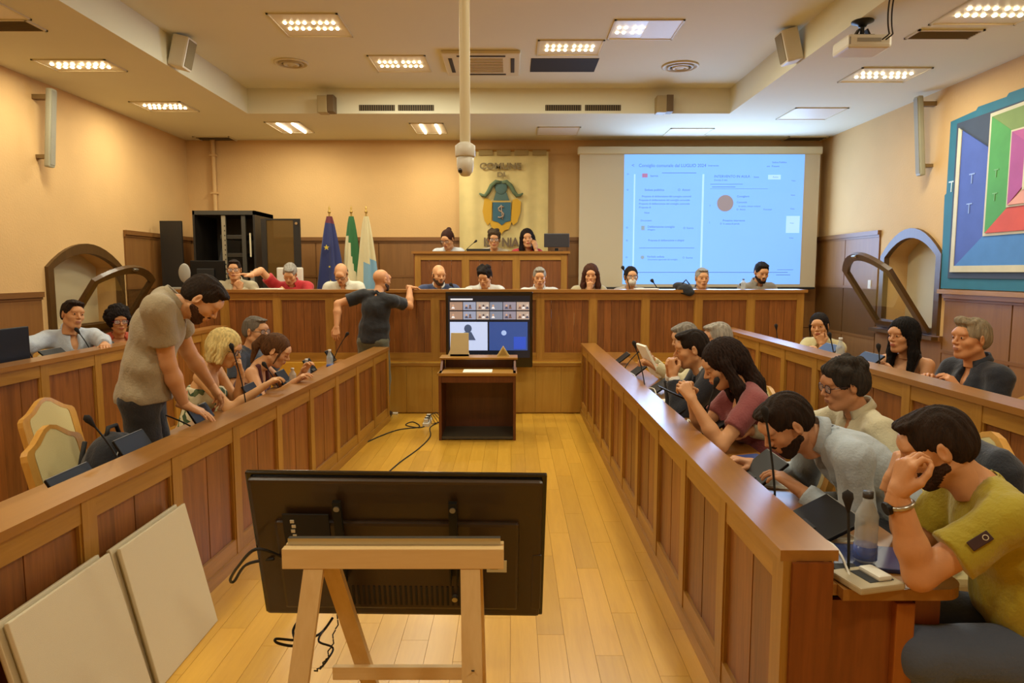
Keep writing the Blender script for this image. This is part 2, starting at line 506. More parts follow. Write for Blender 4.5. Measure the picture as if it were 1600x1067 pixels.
fx(450, 552, 20, 57, ZT, 'square ceiling light nearest of the two left of the camera pole')
fx(590, 675, 86, 112, ZT, 'square ceiling light directly left of the camera pole')
fx(838, 936, 62, 86, ZT, 'ceiling light just before the dark missing tile')
fx(948, 1050, 30, 61, ZT, 'half lit ceiling light with blank right half', kind='half', cells=4)
fx(90, 200, 92, 111, ZC, 'ceiling light on the lowered border above the left speaker post', power=.6)
fx(236, 312, 158, 174, ZC, 'ceiling light on the lowered border nearest the left back corner', power=.6)
fx(1308, 1412, 105, 128, ZC, 'ceiling light on the lowered border behind the projector', power=.7)
fx(1450, 1585, -5, 38, ZC, 'ceiling light at the top right corner nearest the painting', power=.7)
fx(440, 492, 190, 207, ZC, 'small twin tube ceiling light left of the back wall centre', kind='tube', power=.6)
fx(650, 700, 192, 208, ZC, 'small twin tube ceiling light beside the camera pole', kind='tube', power=.6)
fx(1035, 1100, 200, 212, ZC, 'unlit blank ceiling light above the projection screen', kind='blank')
fx(1212, 1290, 168, 186, ZC, 'unlit blank ceiling light on the right border', kind='blank')
fx(838, 902, 198, 211, ZC, 'unlit framed ceiling hatch right of the banner', kind='blank')
fx(-60, 50, -20, 30, ZC, 'unlit ceiling light at the top left corner', kind='blank')
# the room goes on behind the camera with the same fixtures
for (x_, y_) in ((-2.4, 3.4), (1.4, 3.6), (-2.4, 0), (1.4, 0), (-4.5, 2), (4, 2)):
    z_ = ZT if TX0 < x_ < TX1 else ZC
    fixture(x_ - .33, x_ + .33, y_ - .3, y_ + .3, z_, 'square ceiling light out of frame, ' + {(-2.4, 3.4): 'ahead and left of the camera', (1.4, 3.6): 'ahead and right of the camera', (-2.4, 0): 'left above the camera', (1.4, 0): 'right above the camera', (-4.5, 2): 'on the left lowered border', (4, 2): 'on the right lowered border'}[(x_, y_)], power=1.0 if TX0 < x_ < TX1 else .6)


def grille(name, px0, px1, pyn, pyf, z, label, slats=6, mat=VENT):
    a = PZ(px0, pyf, z); b = PZ(px1, pyf, z); c = PZ(px0, pyn, z)
    w, d = b.x - a.x, a.y - c.y
    root = empty(name, ((a.x + b.x) / 2, (a.y + c.y) / 2, z), 0, label, 'air vent')
    MB().bx((-w / 2, -d / 2, -.004), (w / 2, d / 2, -.001)).build('backing', mat, root)
    f_ = MB()
    for s_ in (-1, 1): f_.box((s_ * w / 2, 0, -.007), (.02, d + .02, .014)); f_.box((0, s_ * d / 2, -.007), (w + .02, .02, .014))
    f_.build('frame', OFFW, root)
    m_ = MB().box((0, 0, 0), (w - .03, .008, .014), rot=(R(35), 0, 0)).mesh('slat', plain('slat_dark', '6b5c42', .6))
    for i in range(slats): link(m_, 'slat', root, (0, -d / 2 + d * (i + .5) / slats, -.009))
    return root


grille('air_vent', -30, 72, 30, 47, ZC, 'dark slatted ceiling vent at the top left corner')
grille('air_vent', 325, 378, 213, 223, ZC, 'dark ceiling vent above the pipe in the left back corner', 4)
grille('air_vent', 1415, 1512, 46, 59, ZC, 'dark ceiling vent right of the projector')
grille('air_vent', 1213, 1272, 213, 223, ZC, 'dark ceiling vent above the right end of the projection screen', 4)
# missing tile: flat dark sheet, the shade of the hole is its colour
a = PZ(828, 112, ZT); b = PZ(928, 112, ZT); c = PZ(828, 91, ZT)
h_ = MB(); h_.bx((a.x, c.y, ZT - .004), (b.x, a.y, ZT - .001)); tag(h_.build('missing_tile_opening', plain('void_shade', '2a241b', .9)), 'dark opening where a ceiling tile is missing', 'ceiling opening')
# tray face grilles
for i, (p0, p1) in enumerate(((561, 617), (622, 678), (852, 908), (914, 970))):
    a = PY(p0, 164, TY1); b = PY(p1, 173, TY1)
    root = empty('wall_grille', ((a.x + b.x) / 2, TY1, (a.z + b.z) / 2), 0, ['leftmost dark slatted grille on the beam face left of the pole', 'second dark slatted grille on the beam face beside the pole', 'third dark slatted grille on the beam face right of the pole', 'rightmost dark slatted grille on the beam face'][i], 'air vent')
    w, h2 = b.x - a.x, a.z - b.z
    MB().bx((-w / 2, -.006, -h2 / 2), (w / 2, 0, h2 / 2)).build('backing', VENT, root)
    m_ = MB().box((0, 0, 0), (.006, .012, h2)).mesh('slat', plain('slat_tan', '8d7a55', .6))
    for k in range(16): link(m_, 'slat', root, (-w / 2 + w * (k + .5) / 16, -.008, 0))


# AC cassette
a = PZ(700, 114, ZT); b = PZ(812, 114, ZT); c = PZ(700, 78, ZT)
root = empty('ceiling_air_conditioner', ((a.x + b.x) / 2, (a.y + c.y) / 2, ZT), 0, 'cream ceiling cassette air conditioner behind the camera pole', 'air conditioner')
w, d = b.x - a.x, a.y - c.y
MB().bbox((0, 0, -.02), (w, d, .04), .015).build('housing', OFFW, root)
g = MB()
for k in range(9): g.box((0, -d * .28 + d * .56 * k / 8, -.043), (w * .55, .012, .008))
g.build('intake_grille', plain('intake', 'b3a37c', .6), root)
s_m = MB().bbox((0, 0, 0), (w * .62, .045, .012), .005).mesh('outlet_slot', VENT)
for p_, r_ in (((0, d * .4, -.04), 0), ((0, -d * .4, -.04), 0), ((w * .4, 0, -.04), PI / 2), ((-w * .4, 0, -.04), PI / 2)): link(s_m, 'outlet_slot', root, p_, (0, 0, r_))


def diffuser(px, py, z, label, r=.2):
    p = PZ(px, py, z); root = empty('round_air_diffuser', p, 0, label, 'air vent')
    for k, q in enumerate((1.0, .72, .45)):
        MB().lathe([(r * q, 0), (r * q, -.012 - .008 * k), (r * (q - .12), -.02 - .008 * k), (r * (q - .14), -.004)], n=28).build('ring', OFFW if k != 1 else plain('ring_shade', 'b5a57e', .5), root)
    MB().lathe([(0.001, -.03), (r * .22, -.026), (r * .24, 0)], n=20).build('cone', OFFW, root)


diffuser(455, 98, ZT, 'round ceiling air diffuser on the left of the raised ceiling')
diffuser(1063, 103, ZT, 'round ceiling air diffuser on the right of the raised ceiling', .22)


def speaker(px, py, loc, rz, label, sz=(.2, .17, .32), tilt=.25, dark=False):
    root = empty('loudspeaker', loc, rz, label, 'loudspeaker')
    body = WHITEP if not dark else plain('speaker_cream', 'a8966c', .5)
    rt = (tilt, 0, 0)
    MB().bbox((0, -.1, 0), sz, .02, rot=rt).build('cabinet', body, root)
    MB().bbox((0, -.1 - sz[1] / 2 * math.cos(tilt), -sz[1] / 2 * math.sin(tilt)), (sz[0] * .82, .012, sz[2] * .86), .005, rot=rt).build('grille', plain('speaker_grille', '8d7f5e', .8, bump=.5, bscale=700), root)
    MB().bx((-.03, -.05, -.05), (.03, .0, .05)).build('bracket', DKMETAL, root)


speaker(0, 0, (TX0 + .02, 7.5, 4.0), R(90), 'small white loudspeaker on the left edge of the raised ceiling')
speaker(0, 0, (TX1 - .02, 7.3, 4.0), R(-90), 'small white loudspeaker on the right edge of the raised ceiling')
for px_, lb in ((514, 'small boxy loudspeaker on the beam face left of the banner'), (1035, 'small boxy loudspeaker on the beam face above the projection screen')):
    p = PY(px_, 166, TY1); root = empty('loudspeaker', (p.x, TY1, p.z), 0, lb, 'loudspeaker')
    MB().bbox((-.045, -.1, -.01), (.13, .17, .22), .01).build('cabinet', plain('speaker_cream', 'a8966c', .5), root)
    MB().bbox((.065, -.1, .0), (.09, .17, .22), .01).build('side_panel', plain('speaker_brown', '6b5638', .6), root)
    MB().bx((-.07, -.04, .1), (.07, 0, .13)).build('bracket', DKMETAL, root)


# column speakers on the side walls
def column_speaker(x, sgn, px0, py0, px1, py1, label):
    Y = abs(x) * F / abs((px0 + px1) / 2 - 800)
    top = PY(px0, py0, Y); bot = PY(px1, py1, Y); ln = top.z - bot.z
    root = empty('column_loudspeaker', (x, Y, (top.z + bot.z) / 2), 0, label, 'loudspeaker')
    t = R(-5)
    MB().bbox((-sgn * .16, 0, 0), (.07, .10, ln), .02, rot=(0, sgn * t, 0)).build('cabinet', plain('column_grey', 'a09c84', .5), root)
    MB().bbox((-sgn * .197, 0, 0), (.006, .08, ln * .94), .003, rot=(0, sgn * t, 0)).build('grille', plain('column_grille', '96907c', .6, bump=.5, bscale=700), root)
    b_ = MB(); b_.bx((0, -.04, ln / 2 - .12), (-sgn * .16, .04, ln / 2 - .07)); b_.bx((0, -.04, -ln / 2 + .1), (-sgn * .12, .04, -ln / 2 + .14)); b_.build('wall_bracket', plain('bracket_brown', '7d6238', .6), root)


column_speaker(XL, -1, 80, 138, 70, 262, 'tall slim loudspeaker on the left wall')
column_speaker(XR, 1, 1437, 150, 1447, 275, 'tall slim loudspeaker on the right wall beside the painting')

# pipe in the back left corner
p = PY(332, 230, YB - .06)
MBp = MB().cyl((p.x, YB - .05, 2.2), (p.x, YB - .05, ZC), .035, n=12); MBp.box((p.x, YB - .05, 3.0), (.1, .09, .03)); MBp.box((p.x, YB - .05, 3.6), (.1, .09, .03))
tag(MBp.build('wall_pipe', WALL), 'painted vertical pipe on the back wall above the server rack', 'pipe')

# dome camera hanging on a pole from the raised ceiling
cy = 4.2; p = PY(727, 250, cy); root = empty('ceiling_camera', (p.x, cy, ZT), 0, 'white dome camera hanging on a long pole from the ceiling', 'security camera')
zt = PY(727, 228, cy).z - ZT; zb = PY(727, 276, cy).z - ZT
MB().cyl((0, 0, 0), (0, 0, zt), .031, n=20).build('pole', plain('pole_cream', 'd8c9a0', .5), root)
MB().lathe([(.031, zt + .02), (.06, zt), (.06, zt - .06), (.056, zt - .065)], n=24).build('collar', WHITEP, root)
MB().lathe([(.052, zt - .065), (.05, zt - .12), (.044, zb + .03), (.025, zb + .005), (.001, zb)], n=24).build('dome', WHITEP, root)
MB().ball((-.028, -.03, zb + .03), (.014, .02, .016), 12).build('lens', GLOSS, root)
MB().lathe([(.0311, 0), (.08, 0), (.08, -.02), (.0311, -.03)], n=24).build('ceiling_flange', WHITEP, root)

# projector
p = PZ(1345, 33, ZC); Yp = p.y; q = PY(1346, 72, Yp)
root = empty('projector', (q.x, Yp, ZC), 0, 'white projector hanging from the right ceiling border', 'projector')
dz = q.z - ZC
MB().bbox((0, 0, dz), (.37, .30, .11), .025).build('body', WHITEP, root)
MB().cyl((0, 0, 0), (0, 0, dz + .05), .018, n=12).build('pole', DKMETAL, root)
k_ = MB(); k_.lathe([(.09, 0), (.09, -.01), (.04, -.03), (.03, -.05)], n=20); k_.box((0, 0, dz + .07), (.16, .12, .02)); k_.box((-.05, 0, dz + .1), (.015, .05, .08), rot=(0, .5, 0)); k_.box((.05, 0, dz + .1), (.015, .05, .08), rot=(0, -.5, 0))
k_.build('mount', DKMETAL, root)
s_ = MB(); s_.box((-.01, -.152, dz + .005), (.2, .004, .03)); s_.box((-.17, -.152, dz), (.012, .004, .06)); s_.build('vent', GREYP, root)
MB().cyl((.1, .15, dz), (.1, .175, dz), .035, n=16).build('lens', GLOSS, root)
for o_ in (0, .03):
    pts = [(-.02 + o_ * .5 + .05 * math.sin(t * 2), -.25 + o_ + .1 * t, .0 + (dz - .02) * t + .10 * math.sin(t * PI) * 0) for t in [k / 12 for k in range(13)]]
    pts = [Vector((-.06 + .22 * t ** 1.3 - .12 * max(0, t - .8) * 3, -.55 + .38 * t, (dz) * t - .04 * math.sin(PI * t))) + Vector((o_, 0, 0)) for t in [k / 14 for k in range(15)]]
    MB().tube(pts, .006, 6).build('cable', BLACKM, root)

# ------------------------------------------------------------------ podium and benches
pod = tag(empty('floor_podium', (0, 0, 0)), kind='structure')
MB().bx((-4.6, YP + .02, 0), (4.6, 8.75, .62)).build('platform', W_FLOOR, pod); MB().bx((-4.6, 8.75, 0), (4.6, 9.93, .45)).build('platform', W_FLOOR, pod); MB().bx((-4.6, 9.93, 0), (4.6, YB, .62)).build('platform', W_FLOOR, pod)
nf = 8; wF = (AX1 - AX0 + .1) / nf
m_ = MB().box((0, 0, 0), (wF - .003, .02, .575)).mesh('fascia_board', W_FASC)
for i in range(nf): link(m_, 'fascia_board', pod, (AX0 - .05 + wF * (i + .5), YP + .01, .30))
MB().bx((AX0, YP - .02, .585), (AX1, YP + .05, .62)).build('nosing', W_RAILX, pod)


def board_run(parent, p0, p1, z0, z1, nsec, nb, post_w=.085, post_mat=W_POST, rail='X', flip=1, top=.09, bot=.09, pmat=W_PAN, skip=()):
    """framed boarding along p0->p1 (plan points) facing left of travel * flip"""
    p0 = Vector((p0[0], p0[1], 0)); p1 = Vector((p1[0], p1[1], 0)); L_ = (p1 - p0).length; d = (p1 - p0) / L_; nrm = Vector((-d.y, d.x, 0)) * flip
    ang = math.atan2(d.y, d.x); sec = L_ / nsec
    rm = W_RAILX
    post = MB().box((0, 0, 0), (post_w, .04, z1 - z0)).mesh('post', post_mat)
    for i in range(nsec + 1):
        c = p0 + d * (sec * i + (post_w / 2 if i == 0 else -post_w / 2 if i == nsec else 0)); link(post, 'post', parent, c + nrm * .0 + Vector((0, 0, (z0 + z1) / 2)), (0, 0, ang))
    bw = (sec - post_w) / nb; hh = z1 - z0 - top - bot
    bd = MB().box((0, 0, 0), (bw - .003, .014, hh)).mesh('board', pmat)
    tr = MB().box((0, 0, 0), (sec - post_w, .032, top)).mesh('top_rail', rm); br = MB().box((0, 0, 0), (sec - post_w, .032, bot)).mesh('bottom_rail', rm)
    ml = MB().box((0, 0, 0), (.012, .026, hh)).mesh('moulding', post_mat)
    for i in range(nsec):
        if i in skip: continue
        c = p0 + d * sec * (i + .5)
        link(tr, 'top_rail', parent, c + Vector((0, 0, z1 - top / 2)), (0, 0, ang)); link(br, 'bottom_rail', parent, c + Vector((0, 0, z0 + bot / 2)), (0, 0, ang))
        for k in range(nb): link(bd, 'board', parent, p0 + d * (sec * i + post_w / 2 + bw * (k + .5)) - nrm * (.006 + .002 * (k % 2)) + Vector((0, 0, z0 + bot + hh / 2)), (0, 0, ang))
        for sx_ in (-1, 1): link(ml, 'moulding', parent, c + d * sx_ * ((sec - post_w) / 2 - .006) + Vector((0, 0, z0 + bot + hh / 2)), (0, 0, ang))


BY = 8.48       # bench front
bench = empty('podium_bench', (0, BY, .62), 0, 'long panelled wooden bench front across the raised podium', 'bench')
bench.location = (0, 0, 0)
bL, bR_ = PY(268, 455, BY).x, PY(1256, 455, BY).x
board_run(bench, (bL, BY), (bR_, BY), .64, 1.47, 12, 6, flip=-1, rail='X')
MB().bx((bL - .02, BY - .05, 1.47), (bR_ + .03, BY + .30, 1.505)).build('top_plank', W_TOPX, bench)
MB().bx((bL, BY + .25, 1.36), (bR_, BY + .56, 1.39)).build('desk_top', W_TOPX, bench)
MB().bx((bL, BY - .03, .62), (bR_, BY + .03, .64)).build('kickboard', W_RAILX, bench)
for x_ in (bL + .01, bR_ - .01): MB().bx((x_ - .015, BY + .02, .62), (x_ + .015, BY + .55, 1.47)).build('end_panel', W_DARK, bench)
MB().bx((bR_ - .02, BY + .1, .62), (bR_ + .3, BY + .14, .9)).build('side_block', W_DARK, bench)

# president's bench, one step higher
PBY = 9.95
pr = empty('president_bench', (0, 0, 0), 0, 'raised panelled wooden bench of the presidency below the banner', 'bench')
x0, x1 = PY(648, 395, PBY).x, PY(886, 395, PBY).x
MB().bx((x0 - .1, PBY - .01, .62), (x1 + .1, PBY + .3, 1.08)).build('step_platform', W_FASC, pr); MB().bx((x0 - .1, PBY + .3, .62), (x1 + .1, 11.2, .98)).build('step_platform', W_FASC, pr)
board_run(pr, (x0, PBY), (x1, PBY), 1.08, 1.98, 3, 4, flip=-1, pmat=wood('president_panel_wood', '6b3a16', '8b5223', 'Z', .42, .8, .08))
MB().bx((x0 - .04, PBY - .05, 1.98), (x1 + .04, PBY + .30, 2.015)).build('top_plank', W_TOPX, pr)
MB().bx((x0, PBY + .25, 1.85), (x1, PBY + .5, 1.88)).build('desk_top', W_TOPX, pr)
for x_ in (x0, x1): MB().bx((x_ - .015, PBY, 1.08), (x_ + .015, PBY + .5, 1.98)).build('end_panel', W_DARK, pr)


# ------------------------------------------------------------------ desk rows
def desk_row(name, label, p0, p1, h, out, nsec, nb=5, tw=.15, depth=.47, drop=.11, far_gap=0.0):
    """p0 near end, p1 far end of the panelled front; `out` = +1 people on +X side, -1 people on -X side"""
    root = empty(name, (0, 0, 0), 0, label, 'desk row')
    board_run(root, p0, p1, .07, h - .035, nsec, nb, flip=1 if out > 0 else -1)
    a = Vector((p0[0], p0[1], 0)); b = Vector((p1[0], p1[1], 0)); d = (b - a).normalized(); nr = Vector((-d.y, d.x, 0)); nr = nr if nr.x * out > 0 else -nr; L_ = (b - a).length
    ang = math.atan2(d.y, d.x)

    def slab(nm, o0, o1, z0, z1, mat, s0=0, s1=L_, loc=True):
        c = a + d * (s0 + s1) / 2 + nr * (o0 + o1) / 2
        MB().box((0, 0, 0), (s1 - s0, abs(o1 - o0), z1 - z0)).build(nm, mat, root, (c.x, c.y, (z0 + z1) / 2), (0, 0, ang))
    npl = max(1, round(L_ / 2.6))
    for i in range(npl):
        slab('top_plank', -.03, tw, h - .035, h, W_TOPX, L_ * i / npl + (.0015 if i else 0), L_ * (i + 1) / npl)
        slab('desk_top', tw - .02, depth, h - drop - .035, h - drop, W_TOPX, L_ * i / npl + (.002 if i else -.0), min(L_ * (i + 1) / npl, L_ - far_gap))
    slab('kickboard', -.028, .02, 0, .07, W_RAILX)
    slab('back_board', tw - .045, tw - .02, .0, h - .035, W_WAIN)
    slab('front_lip', tw - .03, tw - .015, h - drop, h - .035, W_RAILX)
    return root, a, d, nr, L_, ang


rowR, *_r = desk_row('desk_row', 'first panelled wooden desk row right of the aisle', (AX1, 2.06), (AX1, YP - .01), .865, 1, 10, 4)
rowL, *_l = desk_row('desk_row', 'first panelled wooden desk row left of the aisle', (-1.76, 1.35), (-1.44, 7.9), .865, -1, 10, 4, far_gap=.3)
rowR2, *_r2 = desk_row('desk_row', 'second panelled wooden desk row further right by the painting', (2.42, 1.6), (2.42, 8.0), 1.08, 1, 10, 3, drop=.13)
rowL2, *_l2 = desk_row('desk_row', 'second panelled wooden desk row further left by the wall', (-3.45, 2.4), (-3.45, YP - .02), 1.08, -1, 9, 3, drop=.13)
# near end of the right row: flat end panel, end post, rounded table leaf and its bracket
MB().bx((AX1 + .005, 2.045, 0), (AX1 + .13, 2.065, .828)).build('end_panel', W_DARK, rowR)
MB().bx((AX1 + .13, 2.07, 0), (AX1 + .36, 2.09, .70)).build('end_panel', W_DARK, rowR)
MB().bbox((AX1 + .36, 2.07, .35), (.06, .05, .70), .006).build('end_post', wood('end_post_wood', '8e4c16', 'a55d1d', 'Z', .4, .8, .05), rowR)
lf = []
for i in range(10): t = -PI / 2 + PI / 2 * i / 9; lf.append((AX1 + .46 + .08 * math.cos(t), 2.02 + .08 + .08 * math.sin(t)))
poly = [(AX1 + .15, 2.02)] + lf + [(AX1 + .54, 2.6), (AX1 + .15, 2.6)]
m_ = MB(); nn = len(poly); m_.add([(x, y, .722) for x, y in poly] + [(x, y, .757) for x, y in poly], [list(range(nn))[::-1], list(range(nn, 2 * nn))] + [(i, (i + 1) % nn, nn + (i + 1) % nn, nn + i) for i in range(nn)])
m_.build('table_leaf', W_TOPY, rowR)
MB().bx((AX1 + .42, 2.1, .58), (AX1 + .5, 2.14, .722)).build('leaf_bracket', W_DARK, rowR)
# ================================================================== figures: distance fields turned into continuous surfaces
class SDF:
    def __init__(s, lo, hi, res):
        s.lo = np.array(lo, np.float32); s.res = float(res)
        n = np.ceil((np.array(hi) - np.array(lo)) / res).astype(int) + 1
        s.n = n; s.D = np.full(n, 1.0, np.float32)
        s.ax = [s.lo[i] + np.arange(n[i], dtype=np.float32) * s.res for i in range(3)]

    def blk(s, lo, hi, m):
        sl = []
        for i in range(3):
            a = int(max(0, math.floor((lo[i] - m - s.lo[i]) / s.res))); b = int(min(s.n[i], math.ceil((hi[i] + m - s.lo[i]) / s.res) + 1))
            if a >= b: return None, None
            sl.append(slice(a, b))
        g = np.meshgrid(s.ax[0][sl[0]], s.ax[1][sl[1]], s.ax[2][sl[2]], indexing='ij', sparse=True)
        return tuple(sl), g

    def put(s, sl, d, k, sub=False):
        A = s.D[sl]
        if sub:
            d = -d
            if k > 0:
                h = np.clip(.5 - .5 * (A - d) / k, 0, 1); s.D[sl] = A * (1 - h) + d * h + k * h * (1 - h)
            else: s.D[sl] = np.maximum(A, d)
        elif k > 0:
            h = np.clip(.5 + .5 * (d - A) / k, 0, 1); s.D[sl] = d * (1 - h) + A * h - k * h * (1 - h)
        else: s.D[sl] = np.minimum(A, d)

    def cone(s, a, b, ra, rb=None, k=.02, sub=False, cut=None):
        rb = ra if rb is None else rb; a = np.array(a, float); b = np.array(b, float); R_ = max(ra, rb)
        sl, g = s.blk(np.minimum(a, b) - R_, np.maximum(a, b) + R_, k + s.res * 2)
        if sl is None: return
        ab = b - a; L2 = max(float(ab @ ab), 1e-9)
        px, py, pz = g[0] - a[0], g[1] - a[1], g[2] - a[2]
        tt = (px * ab[0] + py * ab[1] + pz * ab[2]) / L2; t = np.clip(tt, 0, 1)
        d = np.sqrt((px - t * ab[0]) ** 2 + (py - t * ab[1]) ** 2 + (pz - t * ab[2]) ** 2) - (ra + (rb - ra) * t)
        if cut is not None: d = np.maximum(d, (tt - cut) * math.sqrt(L2))
        s.put(sl, d.astype(np.float32), k, sub)

    def ell(s, c, r, M=None, k=.02, sub=False):
        c = np.array(c, float); r = np.array(r, float) if hasattr(r, '__len__') else np.array([r] * 3, float); R_ = r.max()
        if M is not None:
            Mn = np.array(M)[:3, :3]; ext = np.sqrt(((Mn * r[None, :]) ** 2).sum(1))
        else: ext = r
        sl, g = s.blk(c - ext, c + ext, k + s.res * 2)
        if sl is None: return
        p = [g[i] - c[i] for i in range(3)]
        if M is not None: p = [Mn[0, i] * p[0] + Mn[1, i] * p[1] + Mn[2, i] * p[2] for i in range(3)]
        k0 = np.sqrt((p[0] / r[0]) ** 2 + (p[1] / r[1]) ** 2 + (p[2] / r[2]) ** 2)
        k1 = np.sqrt((p[0] / r[0] ** 2) ** 2 + (p[1] / r[1] ** 2) ** 2 + (p[2] / r[2] ** 2) ** 2) + 1e-9
        s.put(sl, (k0 * (k0 - 1) / k1).astype(np.float32), k, sub)

    def plane(s, p, n):
        """keep the side the normal points away from"""
        g = np.meshgrid(*s.ax, indexing='ij', sparse=True); n = np.array(n, float); n /= np.linalg.norm(n)
        s.D = np.maximum(s.D, ((g[0] - p[0]) * n[0] + (g[1] - p[1]) * n[1] + (g[2] - p[2]) * n[2]).astype(np.float32))

    def wrinkle(s, amp, f, seed=0):
        rs = np.random.RandomState(seed); g = np.meshgrid(*s.ax, indexing='ij', sparse=True); w = 0
        for i in range(3):
            a, b = rs.randn(3), rs.randn(3); a /= np.linalg.norm(a); b /= np.linalg.norm(b); ff = f * (1 + .7 * i)
            w = w + np.sin(ff * (g[0] * a[0] + g[1] * a[1] + g[2] * a[2]) + 2.2 * np.sin(ff * .45 * (g[0] * b[0] + g[1] * b[1] + g[2] * b[2])) + rs.rand() * 6) / (1 + .5 * i)
        s.D = (s.D + amp * w).astype(np.float32)

    def surf(s):
        D = s.D; D[0] = D[-1] = 1; D[:, 0] = D[:, -1] = 1; D[:, :, 0] = D[:, :, -1] = 1
        I = D < 0
        c = [I[i:I.shape[0] - 1 + i, j:I.shape[1] - 1 + j, k:I.shape[2] - 1 + k] for i in (0, 1) for j in (0, 1) for k in (0, 1)]
        cnt = sum(x.astype(np.int8) for x in c); act = (cnt > 0) & (cnt < 8)
        idx = np.argwhere(act)
        if len(idx) == 0: return np.zeros((0, 3)), np.zeros((0, 4), int)
        ids = np.full(act.shape, -1, np.int64); ids[act] = np.arange(len(idx))
        cor = [(i, j, k) for i in (0, 1) for j in (0, 1) for k in (0, 1)]
        V = {q: D[idx[:, 0] + q[0], idx[:, 1] + q[1], idx[:, 2] + q[2]] for q in cor}
        acc = np.zeros((len(idx), 3)); num = np.zeros(len(idx))
        for a in cor:
            for ax in range(3):
                if a[ax]: continue
                b = list(a); b[ax] = 1; b = tuple(b); va, vb = V[a], V[b]; m = (va < 0) != (vb < 0)
                t = np.where(m, va / np.where(m, va - vb, 1), 0); p = np.array(a, float)[None, :].repeat(len(idx), 0); p[:, ax] += t
                acc[m] += p[m]; num[m] += 1
        P = (idx + acc / num[:, None]) * s.res + s.lo
        F_ = []
        for ax in range(3):
            u, v = (ax + 1) % 3, (ax + 2) % 3
            lo = [slice(None)] * 3; hi = [slice(None)] * 3; lo[ax] = slice(0, -1); hi[ax] = slice(1, None)
            e = I[tuple(lo)] != I[tuple(hi)]; q = np.argwhere(e)
            q = q[(q[:, u] > 0) & (q[:, v] > 0) & (q[:, u] < I.shape[u] - 1) & (q[:, v] < I.shape[v] - 1)]
            ins = I[tuple(lo)][q[:, 0], q[:, 1], q[:, 2]]
            du = np.zeros(3, int); du[u] = 1; dv = np.zeros(3, int); dv[v] = 1
            g = lambda w: ids[w[:, 0], w[:, 1], w[:, 2]]
            quad = np.stack([g(q - du - dv), g(q - dv), g(q), g(q - du)], 1)
            quad[~ins] = quad[~ins][:, ::-1]; F_.append(quad)
        return P, np.concatenate(F_)


def np_obj(name, parts, mats, parent, origin):
    """parts = list of (verts, faces, material index or per-face array)"""
    vs = []; fs = []; mi = []; o = 0
    for v, f, m in parts:
        if len(v) == 0: continue
        vs.append(v - np.array(origin)); fs.append(np.array(f) + o); mi.append(np.full(len(f), m) if np.isscalar(m) else m); o += len(v)
    v = np.concatenate(vs).astype(np.float32); f = np.concatenate(fs).astype(np.int32); mi = np.concatenate(mi).astype(np.int32)
    me = bpy.data.meshes.new(name); me.vertices.add(len(v)); me.vertices.foreach_set('co', v.ravel())
    me.loops.add(f.size); me.loops.foreach_set('vertex_index', f.ravel()); me.polygons.add(len(f))
    me.polygons.foreach_set('loop_start', np.arange(0, f.size, 4, dtype=np.int32)); me.polygons.foreach_set('loop_total', np.full(len(f), 4, np.int32))
    me.polygons.foreach_set('material_index', mi); me.polygons.foreach_set('use_smooth', np.ones(len(f), bool))
    for m in mats: me.materials.append(m)
    me.update(calc_edges=True); me.validate()
    ob = bpy.data.objects.new(name, me); COL.objects.link(ob); ob.parent = parent
    return ob


def xf(v, M):
    M = np.array(M); return v @ M[:3, :3].T + M[:3, 3]


_heads = {}


def head_mesh(sex, res, jaw=1.0, nose=1.0, lids=0):
    key = (sex, res, jaw, nose, lids)
    if key in _heads: return _heads[key]
    g = SDF((-.11, -.14, -.17), (.11, .15, .15), res)
    f = sex == 'f'
    g.ell((0, -.018, .035), (.073, .093, .083), k=0)
    g.ell((0, .028, -.030), (.056 * jaw, .060, .080), k=.03)
    g.ell((0, .048, -.088), (.030 * jaw, .030, .022), k=.03)
    for s_ in (-1, 1):
        g.cone((s_ * .052 * jaw, -.005, -.055), (s_ * .018, .062, -.098), .016, .012, k=.025)
        g.ell((s_ * .038, .055, -.020), (.022, .022, .018), k=.025)
        g.ell((s_ * .028, .078, .030), (.022, .012, .008), k=.014)
        g.ell((s_ * .031, .094, .008), (.017, .014, .011), k=.012, sub=True)
        g.ell((s_ * .030, .0735, .008), (.0145, .0145, .012 if not lids else .0135), k=.006)
    g.ell((0, .076, .045), (.040, .018, .025), k=.03)
    g.cone((0, .082, .020), (0, .104 + .004 * nose, -.020), .007, .0095 * nose, k=.012)
    for s_ in (-1, 1): g.ell((s_ * .011, .095, -.025), (.0085, .010, .007), k=.008)
    g.ell((0, .083, -.055), (.026, .014, .018), k=.014)
    g.ell((0, .093, -.0505), (.021, .0075, .0050), k=.005)
    g.ell((0, .092, -.0600), (.018, .0080, .0060), k=.004)
    g.ell((0, .102, -.0553), (.020, .008, .0012), k=.003, sub=True)
    for s_ in (-1, 1):
        M = Matrix.Rotation(s_ * -.35, 3, 'Z') @ Matrix.Rotation(-.15, 3, 'X')
        g.ell((s_ * .075, -.010, -.002), (.008, .019, .031), M, k=.008); g.ell((s_ * .084, -.004, .002), (.006, .010, .018), M, k=.004, sub=True)
    nr = .050 if not f else .043
    g.cone((0, -.025, -.05), (0, -.045, -.165), nr, nr + .004, k=.035)
    v, q = g.surf()
    c = v[q].mean(1)
    lip = (np.abs(c[:, 0]) < .0195) & (c[:, 1] > .080) & (c[:, 2] < -.0475 + np.abs(c[:, 0]) * -.1) & (c[:, 2] > -.0655)
    _heads[key] = (v, q, np.where(lip, 1, 0)); return _heads[key]


_hands = {}


